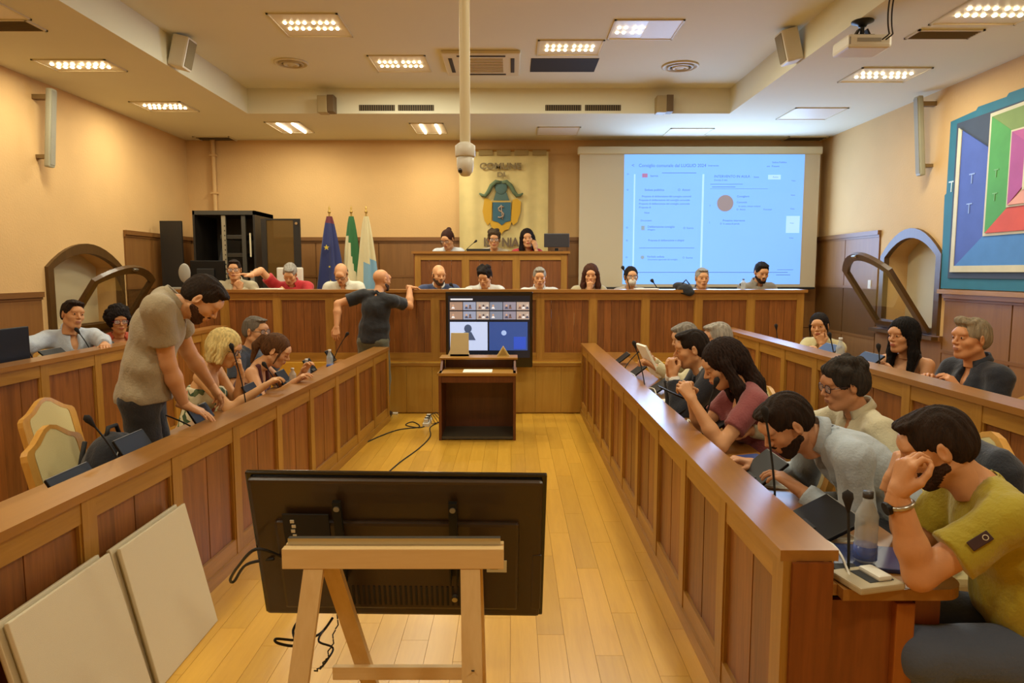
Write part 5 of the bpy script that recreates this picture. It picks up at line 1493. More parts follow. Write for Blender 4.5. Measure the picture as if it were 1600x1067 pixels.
def ink(u0, v0, u1, v1, m=None, nm='page_line', y=-.008):
    MB().bx((L0.x + PW * u0, y, L0.z - PH * v0), (L0.x + PW * u1, y + .0015, L0.z - PH * v1)).build(nm, m or inkb, ps)


def itx(s_, u, v, size, al='LEFT', m=None):
    text(s_, size * .66, m or inkb, facing((L0.x + PW * u, -.0085, L0.z - PH * v)), ps, 'lettering', align=al)


ink(.435, .15, .445, .87, pale); ink(.055, .15, .062, .87, pale); ink(.03, .905, .93, .909)
ink(.91, .47, .985, .60, pale); ink(.80, .155, .87, .19, pale)
itx('Consiglio comunale dal LUGLIO 2024', .08, .085, .105); itx('<', .04, .085, .12)
ink(.21, .138, .40, .142); ink(.10, .145, .13, .175, emis('projected_red', 'a0709c', .7)); itx('Isernia', .145, .163, .07)
itx('Seduta pubblica', .115, .27, .075); itx('O  Azioni', .30, .27, .075)
for k, e_ in enumerate((.385, .39, .39, .14)): itx('Proposta di deliberazione del consiglio comunale'[:int(48 * (e_ - .06) / .33)], .085 if k else .10, .32 + .028 * k, .062)
itx('Note', .115, .445, .06); itx('Documenti', .095, .505, .06)
ink(.10, .545, .12, .58, emis('projected_grey', '7f98b0', .7)); itx('Deliberazione consiglio', .135, .553, .07); itx('Allegato', .135, .575, .055); itx('O  Scarica', .335, .563, .06)
itx('Proposta di deliberazione e allegati', .14, .658, .062); ink(.09, .715, .40, .718)
itx('Verbale seduta', .135, .785, .07); itx('Documento approvato dal consiglio', .14, .807, .05); itx('O  Scarica', .335, .793, .06)
MB().cyl((L0.x + PW * .11, -.009, L0.z - PH * .79), (L0.x + PW * .11, -.006, L0.z - PH * .79), .03, n=16).build('page_icon', emis('projected_grey', '7f98b0', .7), ps)
itx('Intervento', .465, .085, .06); itx('Seduta Pubblica', .82, .06, .055); itx('ora   Presenti', .79, .09, .055)
itx('INTERVENTO IN AULA', .50, .168, .085); itx('Durata 3 min', .50, .195, .06); itx('Stato', .72, .172, .06); itx('Attivo', .825, .172, .055)
ink(.48, .225, .66, .228); ink(.49, .245, .62, .249); ink(.48, .26, .80, .262)
M_ = MB(); M_.cyl((L0.x + PW * .566, -.010, L0.z - PH * .372), (L0.x + PW * .566, -.006, L0.z - PH * .372), .13, n=36); M_.build('profile_picture', emis('projected_brown', '8a8088', .7), ps)
itx('Consigliere', .63, .32, .065); itx('Comunale', .63, .365, .06); itx('In corso, minuti restanti', .64, .395, .055); itx('O  Attivo', .63, .42, .055); itx('Prenotati', .78, .42, .055)
itx('3', .478, .39, .05); itx('2', .478, .52, .05); itx('Prossimo intervento', .555, .505, .065); itx('O  In attesa di parola', .54, .53, .055)
for v_ in (.2, .31, .415, .525, .64): itx('Voto', .93, v_, .05)
for v_ in (.15, .27, .56, .66, .79): itx('ID', .015, v_, .05)
ink(.87, .885, .96, .888); ink(.865, .925, .945, .929)
# added area light carrying the screen's bluish glow to the wall and hall
pl_ = bpy.data.lights.new('screen_glow', 'AREA'); pl_.shape = 'RECTANGLE'; pl_.size = PW; pl_.size_y = PH; pl_.energy = 120; pl_.color = (.42, .62, 1.0)
po = bpy.data.objects.new('screen_glow', pl_); COL.objects.link(po); po.parent = ps; po.location = ((L0.x + L1.x) / 2, -.03, (L0.z + L1.z) / 2); po.rotation_euler = (-PI / 2, 0, 0)

# banner
BNY = 11.32
a = PY(717, 236, BNY); b = PY(856, 400, BNY); bw_ = b.x - a.x; zb2 = 1.55
bn = empty('wall_banner', ((a.x + b.x) / 2, BNY, a.z), 0, 'cream cloth banner with a town coat of arms and lettering', 'banner')
vs = []; fs = []; NX, NZ = 48, 20; hb_ = a.z - zb2


def fold(u): return .022 * math.sin(u * 31) * (.4 + .6 * abs(2 * u - 1)) + .012 * math.sin(u * 13 + 1)


for j in range(NZ + 1):
    for i in range(NX + 1):
        u = i / NX; vs.append(((u - .5) * bw_, fold(u) * (.4 + .6 * j / NZ), -hb_ * j / NZ))
fs = [(j * (NX + 1) + i, j * (NX + 1) + i + 1, (j + 1) * (NX + 1) + i + 1, (j + 1) * (NX + 1) + i) for j in range(NZ) for i in range(NX)]
MB().add(vs, fs, None, True).build('cloth', plain('banner_cloth', 'd2bd80', .9, var=.05, bump=.15, bscale=300), bn)
MB().cyl((-bw_ / 2 - .03, 0, .01), (bw_ / 2 + .03, 0, .01), .018).build('rod', W_RAILX, bn)
m_ = MB().box((0, 0, 0), (bw_ / 6.4, .015, .08)).mesh('hanging_tab', plain('tab_brown', '9a8352', .9))
for k in range(5): link(m_, 'hanging_tab', bn, (-bw_ / 2 + bw_ * (k + .5) / 5, -.022, -.03))


def bp(px, py, y=-.055):
    q = PY(px, py, BNY + y); return Vector((q.x - bn.location.x, y, q.z - bn.location.z))


LET = plain('banner_letter', '857350', .9)
text('COMUNE', .135, LET, facing(bp(782, 260, -.045)), bn, 'lettering', .004, sx=1.15, bold=.005)
text('DI', .10, LET, facing(bp(783, 273, -.045)), bn, 'lettering', .004, sx=1.3, bold=.004)
text('ISERNIA', .19, plain('banner_letter_dark', '6f5d4a', .9), facing(bp(783, 379, -.045)), bn, 'lettering', .004, sx=.85, bold=.007)


def flat(pts, mat, nm, y=-.045, th=.008):
    P_ = [bp(px, py, y) for px, py in pts]; MB().prism([(q.x, q.z) for q in P_], th, y0=y).build(nm, mat, bn)


TEAL = plain('banner_teal', '4f6660', .9); SHB = plain('banner_blue', '3d6170', .9); YEL = plain('banner_yellow', 'c99a2c', .9); GRN = plain('banner_green', '5f6e50', .9)
# mantling
flat([(757, 310), (763, 310), (769, 315), (768, 345), (762, 352), (757, 345), (754, 330)], YEL, 'mantling_left', -.040); flat([(801, 312), (808, 310), (814, 315), (813, 332), (808, 347), (802, 352), (798, 345)], YEL, 'mantling_right', -.040)
flat([(764, 345), (800, 345), (795, 358), (788, 360), (783, 366), (777, 360), (769, 357)], YEL, 'mantling_bottom', -.038)
flat([(770, 315), (798, 315), (798, 345), (790, 347), (784, 352), (778, 347), (770, 345)], SHB, 'shield', -.048)
flat([(769, 313.5), (799, 313.5), (799, 316), (769, 316)], plain('banner_gold', 'b89a50', .8), 'shield_rim', -.05)
flat([(775, 300), (791, 300), (796, 313), (771, 313)], TEAL, 'helmet_base', -.044)
M_ = MB(); q = bp(783, 293, -.045); M_.ball(q, (.10, .012, .11), 16); M_.build('helmet', TEAL, bn)
for s_ in (-1, 1):
    pts = [bp(783 + s_ * dx, y_, -.05) for dx, y_ in ((1, 285), (8, 284), (15, 290), (20, 300), (25, 306), (30, 305), (34, 302))]
    MB().tube(pts, .03, 8, rs=[.025, .035, .035, .034, .032, .026, .012]).build('ribbon', GRN, bn)
pts = [bp(783 + dx, y_, -.056) for dx, y_ in ((4, 324), (0, 322), (-4, 325), (-3, 329), (1, 331), (4, 334), (3, 338), (-2, 340), (-5, 339))]
MB().tube(pts, .012, 6).build('emblem', plain('emblem_pale', 'a88f78', .8), bn); MB().tube([bp(783, 320, -.056), bp(785, 343, -.056)], .008, 6).build('emblem_staff', plain('emblem_pale', 'a88f78', .8), bn)


def flag(px, Y, label, cols, fs_=1.0, z0=.62):
    p = PY(px, 430, Y); ztip = PY(px, 325, Y).z; ztop = PY(px, 338, Y).z
    root = empty('flag', (p.x, Y, z0), 0, label, 'flag', 'flags standing behind the podium bench')
    MB().cyl((0, 0, 0), (0, 0, ztop - z0 + .05), .014, n=10).build('pole', plain('pole_brass', 'b8964a', .35, metal=.6), root)
    MB().lathe([(.02, ztop - z0 + .05), (.026, ztop - z0 + .07), (.008, ztop - z0 + .09), (.016, ztop - z0 + .12), (.001, ztip - z0 + .04)], n=10).build('finial', plain('pole_brass', 'b8964a', .35, metal=.6), root)
    MB().lathe([(.16, 0), (.16, .03), (.04, .06), (.02, .1)], n=18).build('base', DKMETAL, root)
    N_, J = 40, 14; ht = ztop - z0 - .45
    vs = []
    for j in range(J + 1):
        t = j / J; r = (.03 + .155 * t ** .8) * fs_
        for i in range(N_):
            a_ = 2 * PI * i / N_; rr = r * (1 + .28 * math.sin(a_ * 5 + px + t) + .12 * math.sin(a_ * 9 + 2 * t)); vs.append((rr * math.cos(a_) * 1.15 + .03 * t, rr * math.sin(a_) * .55, ht + .45 - ht * t - (.12 * math.sin(a_ + 1) * t)))
    # split by colour bands: function (i/N, t) -> colour
    groups = {}
    for j in range(J):
        for i in range(N_):
            groups.setdefault(cols(i / N_, (j + .5) / J), []).append((j * N_ + i, j * N_ + (i + 1) % N_, (j + 1) * N_ + (i + 1) % N_, (j + 1) * N_ + i))
    mb = MB()
    for c, f_ in groups.items():
        mb.add(vs, f_, cloth(c, .2), True)
    mb.build('flag_cloth', None, root)
    return root, vs, N_, J


FY = 10.7
r1, fv, N_, J = flag(517, FY, 'blue flag with yellow stars left of the other flags', lambda u, t: '6a2c38' if t < .10 else '2c3468')
star = [(.035 * (1 if k % 2 == 0 else .42) * math.sin(PI * k / 5), .035 * (1 if k % 2 == 0 else .42) * math.cos(PI * k / 5)) for k in range(10)]
for dx, dz_, sc in ((-.02, 1.47, 1.25), (.02, 1.18, .5), (.03, .95, .9)):
    MB().prism([(x * sc, z * sc) for x, z in star], .01, M=Matrix.Translation((dx, -.145, dz_)) @ Matrix.Identity(4)).build('star', plain('star_yellow', 'd8c040', .6), r1)
flag(551, FY + .05, 'green and white tricolour flag standing between the two others', lambda u, t: '2f6a3a' if (t < .50 + .30 * (math.cos(2 * PI * u)) and not (t > .30 and .35 < u < .72)) else 'd6caa0', .9)
flag(574, FY, 'white and light blue flag right of the green one', lambda u, t: '7aa2b8' if t > .45 and (u > .78 or u < .22) or (t > .5 and .6 < u) else 'cfc195', .85)

# ------------------------------------------------------------------ server rack with open doors
RY = 10.35
a = PY(300, 329, RY); b = PY(402, 450, RY)
rk = empty('server_rack', ((a.x + b.x) / 2, RY, .62), 0, 'tall black server rack with open doors in the back left corner', 'server rack')
rw, rh2 = b.x - a.x, a.z - .62; rd = .8; RB = plain('rack_black', '211c16', .5)
for s_ in (-1, 1): MB().bx((s_ * rw / 2, 0, 0), (s_ * (rw / 2 - .03), rd, rh2)).build('side_panel', RB, rk)
MB().bx((-rw / 2, 0, rh2 - .06), (rw / 2, rd, rh2)).build('top_panel', plain('rack_top', '3b3830', .5), rk); MB().bx((-rw / 2, 0, 0), (rw / 2, rd, .08)).build('base_panel', RB, rk)
MB().bx((-rw / 2 + .03, rd - .02, .08), (rw / 2 - .03, rd, rh2 - .06)).build('back_panel', plain('rack_inside', '39342a', .6), rk)
for x_ in (-.02 * rw, .30 * rw):
    m_ = MB(); m_.bx((x_ - .03, .03, .1), (x_ + .03, .06, rh2 - .07))
    m_.build('mounting_rail', plain('rail_zinc', 'a09a86', .4, metal=.5) if x_ < 0 else plain('rack_dkrail', '3f3c34', .5), rk)
    if x_ < 0:
        hm = MB()
        for k in range(24): hm.box((x_ + .015, .0285, .15 + k * (rh2 - .3) / 24), (.014, .004, .02))
        hm.build('rail_holes', BLACKM, rk)
for k, z_ in enumerate((1.62, 1.35, .92, .75)): MB().bbox((.12 * rw, .3, z_), (rw * .42, .5, .06), .005).build('rack_unit', plain('rack_unit', '2d2a24', .4) if k != 3 else GREYP, rk)
MB().bbox((.05, .06, 1.12), (.12, .04, .10), .01).build('blue_label', BLUELAB, rk)
MB().bbox((rw * .40, .1, .92), (.16, .1, .03), .005).build('white_shelf', OFFW, rk); MB().bbox((rw * .40, .1, 1.03), (.07, .05, .18), .01).build('white_module', GREYP, rk)
MB().box((rw * .41, .02, 1.5), (.02, .02, .35)).build('light_strip', OFFW, rk)
c_ = MB()
for k in range(5): c_.tube([(-.05 * rw, .06, 1.5 - .04 * k), (-.12, .02, 1.2 - .05 * k), (-.03, .03, .9 + .03 * k), (-.04 * rw, .07, .6)], .006, 5)
c_.build('patch_cable', BLACKM, rk)
# doors: left leaf swung out, right leaf glass
ld = PY(250, 343, RY - .1); le_ = PY(284, 350, RY - .1)
MB().bx((ld.x - rk.location.x, -.12, 0), (le_.x - rk.location.x, -.08, ld.z - .62 - .02)).build('door', RB, rk)
MB().bx((le_.x - rk.location.x - .02, -.09, .3), (-rw / 2 + .01, -.07, .36)).build('hinge', DKMETAL, rk)
d0 = PY(409, 342, RY); d1 = PY(470, 345, RY)
dd = MB(); X0, X1 = d0.x - rk.location.x, d1.x - rk.location.x; zt2 = d0.z - .62
dr = MB(); dr.ring([(X0, 0), (X1, 0), (X1, zt2), (X0, zt2)], [(X0 + .08, .08), (X1 - .10, .08), (X1 - .10, zt2 - .02), (X0 + .08, zt2 - .02)], .03, y0=-.05); dr.build('door', RB, rk)
sg = plain('smoked_glass', '6a4f28', .08, coat=.5); sg.node_tree.nodes['Principled BSDF'].inputs['Alpha'].default_value = .75
MB().bx((X0 + .08, -.04, .08), (X1 - .10, -.035, zt2 - .02)).build('door_glass', sg, rk)
MB().cyl((X1 - .05, -.05, zt2 - .07), (X1 - .05, -.07, zt2 - .07), .02).build('latch', CHROME, rk)
# monitor on the bench in front of the rack
a = PY(301, 407, 9.1); b = PY(345, 452, 9.1)
mo = empty('monitor', ((a.x + b.x) / 2, 9.1, 1.39), 0, 'black monitor seen from behind before the server rack', 'monitor')
mw, mh = b.x - a.x + .1, a.z - 1.45
MB().bbox((.02, 0, mh / 2 + .06), (mw, .04, mh), .01).build('casing', BLACK, mo); MB().bbox((0, -.03, mh / 2 + .06), (mw * .5, .03, mh * .5), .01).build('rear_bulge', BLACKM, mo)
MB().cyl((.0, -.045, mh / 2 + .06), (0, -.05, mh / 2 + .06), .014).build('emblem_disc', CHROME, mo); MB().bbox((0, 0, .03), (.06, .03, .08), .005).build('stand', BLACK, mo); MB().bbox((0, 0, .006), (.2, .16, .012), .004).build('stand_base', BLACK, mo)
a = PY(850, 370, 10.15); b = PY(889, 396, 10.15)
mo = empty('monitor', ((a.x + b.x) / 2, 10.12, 2.017), 0, 'dark monitor at the right end of the raised bench', 'monitor')
MB().bbox((0, 0, .16), (b.x - a.x, .035, a.z - 2.03), .008).build('casing', plain('monitor_slate', '2f2d33', .4), mo); MB().bbox((0, .01, .02), (.05, .03, .06), .005).build('stand', BLACK, mo); MB().bbox((0, .0, .005), (.18, .14, .01), .003).build('stand_base', BLACK, mo)
# oval grey device behind the standing man
p = PY(289, 440, 8.62); dv = empty('oval_device', (p.x, 8.62, 1.507), 0, 'grey oval device on a small foot behind the standing man', 'device')
MB().ball((0, 0, .20), (.075, .03, .12), 20).build('oval_shell', GREYP, dv); MB().cyl((0, 0, 0), (0, 0, .1), .015).build('stem', GREYP, dv); MB().bbox((-.06, 0, .012), (.22, .1, .024), .006).build('foot', GREYP, dv)
# white high chair back behind the man in red
p = PY(453, 418, 9.55); hc = empty('high_back_chair', (p.x, 9.55, .45), 0, 'white high backed chair behind the man in the red polo', 'chair')
q0, q1 = PY(428, 419, 9.55), PY(469, 419, 9.55)
MB().bbox((0, 0, (q0.z - .45) - .3), (q1.x - q0.x, .05, .62), .02).build('backrest', WHITEP, hc); MB().cyl((0, -.1, .12), (0, -.1, .45), .03).build('column', DKMETAL, hc); MB().bbox((0, -.2, .44), (.42, .4, .05), .02).build('seat', WHITEP, hc)
m_ = MB().bbox((.14, 0, 0), (.28, .04, .03), .01).mesh('foot', DKMETAL)
for k in range(5): link(m_, 'foot', hc, (0, -.1, .09), (0, 0, 2 * PI * k / 5))
# black bag hanging over the podium bench
p = PY(1071, 458, 8.5); bg = empty('black_bag', (p.x, 8.5, 1.506), 0, 'soft black bag slumped over the podium bench edge', 'bag')
g = SDF((-.2, -.16, -.12), (.2, .2, .16), .012); g.ell((0, 0, .0), (.10, .08, .07), k=0); g.ell((-.05, .06, .04), (.09, .07, .05), k=.03); g.ell((.03, -.06, -.03), (.07, .035, .05), k=.03); g.wrinkle(.004, 40, 3)
v_, q_ = g.surf(); np_obj('bag_body', [(v_, q_, 0)], [cloth('15151a')], bg, (0, 0, 0)); MB().tube([(-.05, 0, .06), (0, -.01, .12), (.05, 0, .06)], .008, 6).build('handle', BLACKM, bg)


# ------------------------------------------------------------------ microphones, tablets, bottles
def mic(name_lb, base, tip, big=1.0, grp='gooseneck microphones on the desks', bend=.25):
    base = Vector(base); tip = Vector(tip); root = empty('gooseneck_microphone', base, 0, name_lb, 'microphone', grp)
    MB().bbox((0, 0, .012), (.08, .10, .024), .006).build('base', BLACKM, root)
    d = tip - base; pts = [Vector((0, 0, .02)) + Vector((d.x * t ** (1 + bend), d.y * t ** (1 + bend), (d.z - .02) * (t ** (1 - bend * .6)))) for t in [k / 10 for k in range(11)]]
    MB().tube(pts, .0045 * big, 6).build('gooseneck', BLACKM, root)
    e = (pts[-1] - pts[-2]).normalized(); M_ = e.to_track_quat('Z', 'Y').to_matrix().to_4x4(); M_.translation = pts[-1]
    MB().lathe([(.004, -.03), (.007, -.02), (.012 * big, 0), (.017 * big, .015), (.016 * big, .032), (.001, .044)], n=12, M=M_).build('foam_head', plain('mic_foam', '201b18', .95), root)


def tablet(lb, loc, rz_, tilt=62, w_=.26, h_=.18, grp='black desk screens tilted on the desks'):
    root = empty('desk_screen', loc, rz_, lb, 'screen', grp)
    Mt = Matrix.Translation((0, 0, .012)) @ Matrix.Rotation(R(90 - tilt), 4, 'X').inverted()
    MB().bbox((0, 0, h_ / 2), (w_, .014, h_), .005, M=Mt).build('casing', BLACK, root)
    MB().bbox((0, .008, h_ / 2), (w_ - .02, .002, h_ - .02), .0008, M=Mt).build('display', SCREENOFF, root)
    MB().prism([(-.05, 0), (.05, 0), (.04, .08), (-.04, .08)], .01, M=Mt @ Matrix.Rotation(R(-25), 4, 'X'), y0=-.02).build('foot', BLACKM, root)
    MB().bbox((0, .0, h_ + .0005), (w_ - .01, .010, .003), .001, M=Mt).build('top_edge', plain('edge_grey', '8c8880', .3), root)


def bottle(lb, loc, h_=.22, r_=.032, cap='d8d4cc', label=True, grp=None):
    root = empty('water_bottle', loc, 0, lb, 'bottle', grp)
    pr = [(r_ * .8, 0), (r_, .01)] + [(r_ * (.97 if k % 2 else 1), .01 + h_ * .62 * k / 8) for k in range(1, 9)] + [(r_ * .9, h_ * .70), (r_ * .42, h_ * .86), (r_ * .40, h_ * .93)]
    MB().lathe(pr, n=20).build('bottle_body', GLASSM, root)
    MB().lathe([(r_ * .46, h_ * .91), (r_ * .46, h_), (.001, h_)], n=16).build('cap', plain('cap_' + cap, cap, .4), root)
    if label: MB().lathe([(r_ * 1.02, h_ * (.05 if h_ > .23 else .18)), (r_ * 1.02, h_ * (.24 if h_ > .23 else .36))], n=20).build('label', (CLEARBLUE if h_ > .23 else BLUELAB) if label is True else plain('lab_' + label, label, .5), root)


DZ = .756
# left front row (people face +X)
for lb, px, py, tw_ in (('black desk screen with pale top edge before the backpack', 122, 728, .34), ('black desk screen beside the water bottle near the standing man', 222, 685, .32), ('black desk screen under the standing man', 325, 640, .30), ('black desk screen before the blonde woman', 402, 606, .27), ('black desk screen before the ponytail woman', 450, 588, .25), ('black desk screen beyond the ponytail woman', 490, 568, .25), ('black desk screen at the far end of the left front desk', 522, 556, .22)):
    tablet(lb, (-1.90, YX(px, py, -1.90), DZ), R(90), 58, tw_ * .85, .14 if px > 150 else .10)
for lb, b_, t_ in (('gooseneck microphone standing before the blonde woman', (384, 614), (363, 545)), ('gooseneck microphone between blonde and ponytail woman', (436, 598), (415, 572)), ('gooseneck microphone lying low beside the backpack', (190, 705), (142, 660)), ('gooseneck microphone with long neck before the standing man', (310, 655), (214, 634)), ('gooseneck microphone at the far left desk end', (520, 556), (541, 524))):
    p = Vector((-1.84, YX(b_[0], b_[1], -1.84), DZ)); q = PY(t_[0], t_[1], p.y - .05); q.z = max(q.z, DZ + .12)
    mic(lb, p, q)
bottle('small clear water bottle on the left desk near the standing man', Vector((-2.0, YX(240, 650, -2.0), DZ)), .2, .03)
bottle('clear water bottle at the far end of the left front desk', Vector((-1.76, YX(515, 553, -1.76), DZ)), .22)
bottle('small clear bottle with red label before the ponytail woman', Vector((-1.82, YX(479, 568, -1.82), DZ)), .2, .03, label='b03a2c')
bottle('small clear bottle beside the desk screen of the ponytail woman', Vector((-1.85, YX(457, 582, -1.85), DZ)), .16, .03, label=False)
# left second row
D2 = .952
mo = empty('monitor', (-3.68, YX(6, 540, -3.68), D2), R(90), 'large black monitor at the left picture edge', 'monitor')
MB().bbox((0, 0, .20), (.50, .03, .32), .008).build('casing', BLACK, mo); MB().bbox((0, .0, .02), (.06, .03, .1), .005).build('stand', BLACK, mo); MB().bbox((0, .0, .006), (.2, .16, .012), .004).build('stand_base', BLACK, mo)
for lb, px, py in (('black desk screen before the man in the pale blue shirt', 102, 540), ('black desk screen before the curly haired woman', 180, 525)):
    tablet(lb, (-3.68, YX(px, py, -3.68), D2), R(90), 42, .28)
for lb, b_, t_ in (('gooseneck microphone before the man in the pale blue shirt', (143, 536), (122, 518)), ('gooseneck microphone between monitor and pale blue shirt', (56, 560), (34, 534))):
    p = Vector((-3.72, YX(b_[0], b_[1], -3.72), D2)); q = PY(t_[0], t_[1], p.y - .05); mic(lb, p, q)
# right front row
for lb, px, py, tw_, tl in (('black desk screen before the man in the mustard T-shirt', 1258, 790, .30, 50), ('dark desk screen before the bending man', 1170, 740, .26, 62), ('black desk screen before the woman in pink', 1088, 668, .26, 55), ('black desk screen before the man in the dark suit', 1050, 632, .24, 55), ('black desk screen beside the white haired man', 1015, 602, .24, 55), ('black desk screen before the grey haired man', 985, 580, .24, 60), ('black desk screen at the far end of the right front desk', 962, 562, .22, 60)):
    tablet(lb, (1.09, YX(px, py, 1.09), DZ), R(-90), tl - 22, tw_, .17)
for lb, b_, t_ in (('gooseneck microphone standing beside the large water bottle', (1326, 882), (1325, 786)), ('gooseneck microphone before the bending man', (1212, 762), (1196, 650)), ('gooseneck microphone before the woman in pink', (1098, 655), (1118, 600)), ('gooseneck microphone before the white haired man', (1008, 590), (992, 540)), ('gooseneck microphone at the far end of the right front desk', (975, 572), (1000, 548))):
    p = Vector((1.07, YX(b_[0], b_[1], 1.07), DZ)); q = PY(t_[0], t_[1], p.y); q.z = max(q.z, DZ + .15); mic(lb, p, q, 1.0)
pb = PZ(1376, 902, .76); pb = Vector((1.18, 2.19, DZ + .001))
bottle('large clear water bottle with blue label and dark cap at near desk end', pb + Vector((-.02, .0, .018)), .235, .036, cap='3a3634', grp=None)
# papers, tablet and stapler-like box on the near table leaf
o = MB().bbox((0, 0, .008), (.26, .20, .014), .004).build('tablet_computer', plain('tablet_blue', '2c3a6a', .25, coat=.4)); o.location = (1.20, 2.24, DZ); o.rotation_euler = (0, 0, R(-12)); tag(o, 'dark blue tablet lying under the large water bottle', 'tablet')
bk = empty('conference_unit', (1.10, 2.06, DZ), R(14), 'grey beige desk console jutting over the near table end', 'console')
MB().bbox((0, 0, .012), (.16, .14, .022), .006).build('console_top', plain('console_beige', 'b3a584', .5), bk); MB().bbox((.03, -.0, .03), (.05, .09, .018), .008).build('hand_rest', WHITEP, bk); MB().bbox((.02, .0, -.02), (.10, .10, .04), .006, ).build('console_body', BLACKM, bk)
bk.location.z = DZ + .003; S.objects['console_body'].location.z = .025; S.objects['console_body'].scale = (.9, .9, .5)
for k, (x_, y_, rz_, lb) in enumerate(((1.12, 2.52, .1, 'white sheets lying before the mustard T-shirt'), (1.17, 3.15, -.2, 'white sheets lying beside the bending man'), (1.16, 5.0, .3, 'white sheets lying before the man in the dark suit'))):
    rt = empty('paper_sheets', (x_, y_, DZ + .001), rz_, lb, 'paper'); MB().bbox((0, 0, .003), (.20, .28, .006), .001).build('sheet', PAPER, rt); MB().bbox((.012, .01, .008), (.20, .28, .003), .001).build('sheet', PAPER, rt)
o = MB().bbox((0, 0, .01), (.15, .21, .02), .003).build('blue_folder', plain('folder_blue', '3a4c88', .4)); o.location = (1.24, 3.42, DZ); o.rotation_euler = (0, 0, .3); tag(o, 'blue folder lying beyond the bending man', 'folder')
for k, (pts, lb) in enumerate((([(1.05, 2.06, DZ + .02), (1.08, 2.25, DZ + .05), (1.03, 2.5, DZ + .02), (1.06, 2.75, DZ + .03)], 'white cable curling to the near desk console'), ([(1.05, 2.75, DZ + .02), (1.04, 3.0, DZ + .06), (1.10, 3.2, DZ + .02), (1.06, 3.35, DZ + .02)], 'white cable curling before the bending man'), ([(1.04, 3.9, DZ + .02), (1.06, 4.1, DZ + .08), (1.10, 3.95, DZ + .03), (1.05, 4.3, DZ + .02), (1.08, 4.6, DZ + .02)], 'white cable curling before the woman in pink'), ([(1.04, 4.9, DZ + .02), (1.08, 5.2, DZ + .08), (1.04, 5.6, DZ + .02), (1.09, 6.1, DZ + .05), (1.05, 6.8, DZ + .02)], 'white cable tangled at the far right desk'))):
    cable('white_cable', pts, .0045, WHITEP, lb)
# held papers and phone
h8 = g8['W'](g8['arms'][0][3]); o = MB().bbox((0, 0, 0), (.02, .24, .30), .001).build('held_papers', PAPER); o.location = h8 + Vector((-.03, .08, .04)); o.rotation_euler = (0, R(-28), R(8)); tag(o, 'white papers held by the grey haired man', 'paper')
h5 = g5['W'](g5['arms'][0][3]); h5b = g5['W'](g5['arms'][1][3]); o = MB().bbox((0, 0, 0), (.15, .075, .009), .004).build('mobile_phone', BLACK); o.location = (h5 + h5b) / 2 + Vector((-.11, .02, .03)); o.rotation_euler = (0, R(25), 0); tag(o, 'dark mobile phone in the hands of the woman in pink', 'phone')
# right second row
for lb, px, py in (('black desk screen before the woman resting her chin', 1275, 548), ('black desk screen before the woman in the black top', 1335, 560)):
    tablet(lb, (2.66, YX(px, py, 2.66), D2), R(-90), 38, .30, .2)
bottle('clear water bottle on the second right desk', Vector((2.66, YX(1313, 545, 2.66), D2)), .24, .034)
for lb, b_, t_ in (('gooseneck microphone before the woman resting her chin', (1304, 552), (1297, 526)), ('gooseneck microphone before the woman in the black top', (1375, 575), (1373, 545)), ('gooseneck microphone at the far end of the second right desk', (1215, 530), (1213, 512))):
    p = Vector((2.72, YX(b_[0], b_[1], 2.72), D2)); q = PY(t_[0], t_[1], p.y); q.z = max(q.z, D2 + .2); mic(lb, p, q)
o = MB().bbox((0, 0, .02), (.22, .16, .04), .01).build('black_case', BLACKM); o.location = (2.70, YX(1187, 522, 2.70), D2); tag(o, 'small black case at far end of the second right desk', 'case')
# podium
for lb, px, tz in (('gooseneck microphone beside the person with the top knot', 974, 420), ('gooseneck microphone lying low right of the top knot person', 1020, 440), ('small dark microphone right of the balding grey man', 1160, 446), ('gooseneck microphone before the man in the blue suit', 706, 446)):
    p = PY(px + 12, 452, 8.85); q = PY(px, tz, 8.8); mic(lb, (p.x, 8.85, 1.391), q, 1.3, 'gooseneck microphones on the podium')
p = PY(718, 395, 10.35); mic('gooseneck microphone between the two left presidency members', (p.x, 10.35, 1.881), PY(742, 378, 10.3), 1.0, 'gooseneck microphones on the podium')
o = MB().bbox((0, 0, .02), (.34, .12, .035), .006).build('desk_console', BLACKM); o.location = (PY(748, 392, 10.15).x, 10.08, 2.016); tag(o, 'flat black console on the raised bench left of the curly haired person', 'console')
for px, lb in ((421, 'white sheets between the red polo and far left man'), (720, 'white sheets before the man in the blue suit'), (1010, 'white sheets right of the person with the top knot')):
    rt = empty('paper_sheets', (PY(px, 452, 8.62).x, 8.62, 1.506), 0, lb, 'paper'); MB().bbox((0, 0, .006), (.28, .2, .012), .001).build('sheet', PAPER, rt)
bottle('small dark bottle on the bench left of the bearded man', Vector((PY(1162, 450, 8.6).x, 8.62, 1.506)), .13, .03, cap='2a2624', label=False)

# ------------------------------------------------------------------ backpack on the empty chair
bp_ = empty('backpack', (-2.06, 3.50, .50), R(-6), 'black backpack standing on the cream chair', 'backpack')
g = SDF((-.22, -.26, -.05), (.22, .26, .52), .010); g.ell((0, 0, .18), (.14, .19, .22), k=0); g.ell((0, 0, .06), (.13, .18, .09), k=.05); g.ell((.09, 0, .14), (.07, .15, .13), k=.02); g.wrinkle(.003, 40, 8); g.plane((0, 0, .0), (0, 0, -1))
v_, q_ = g.surf(); np_obj('bag_body', [(v_, q_, 0)], [cloth('17171c')], bp_, (0, 0, 0))
MB().tube([(0, -.05, .38), (0, -.03, .43), (0, .03, .43), (0, .05, .38)], .011, 8).build('handle', BLACKM, bp_)
MB().tube([(.07, -.15, .2), (.09, -.08, .33), (.09, .08, .33), (.07, .15, .2)], .004, 6).build('zip', GREYP, bp_); MB().tube([(.155, -.11, .2), (.16, 0, .235), (.155, .11, .2)], .0035, 6).build('zip', GREYP, bp_)
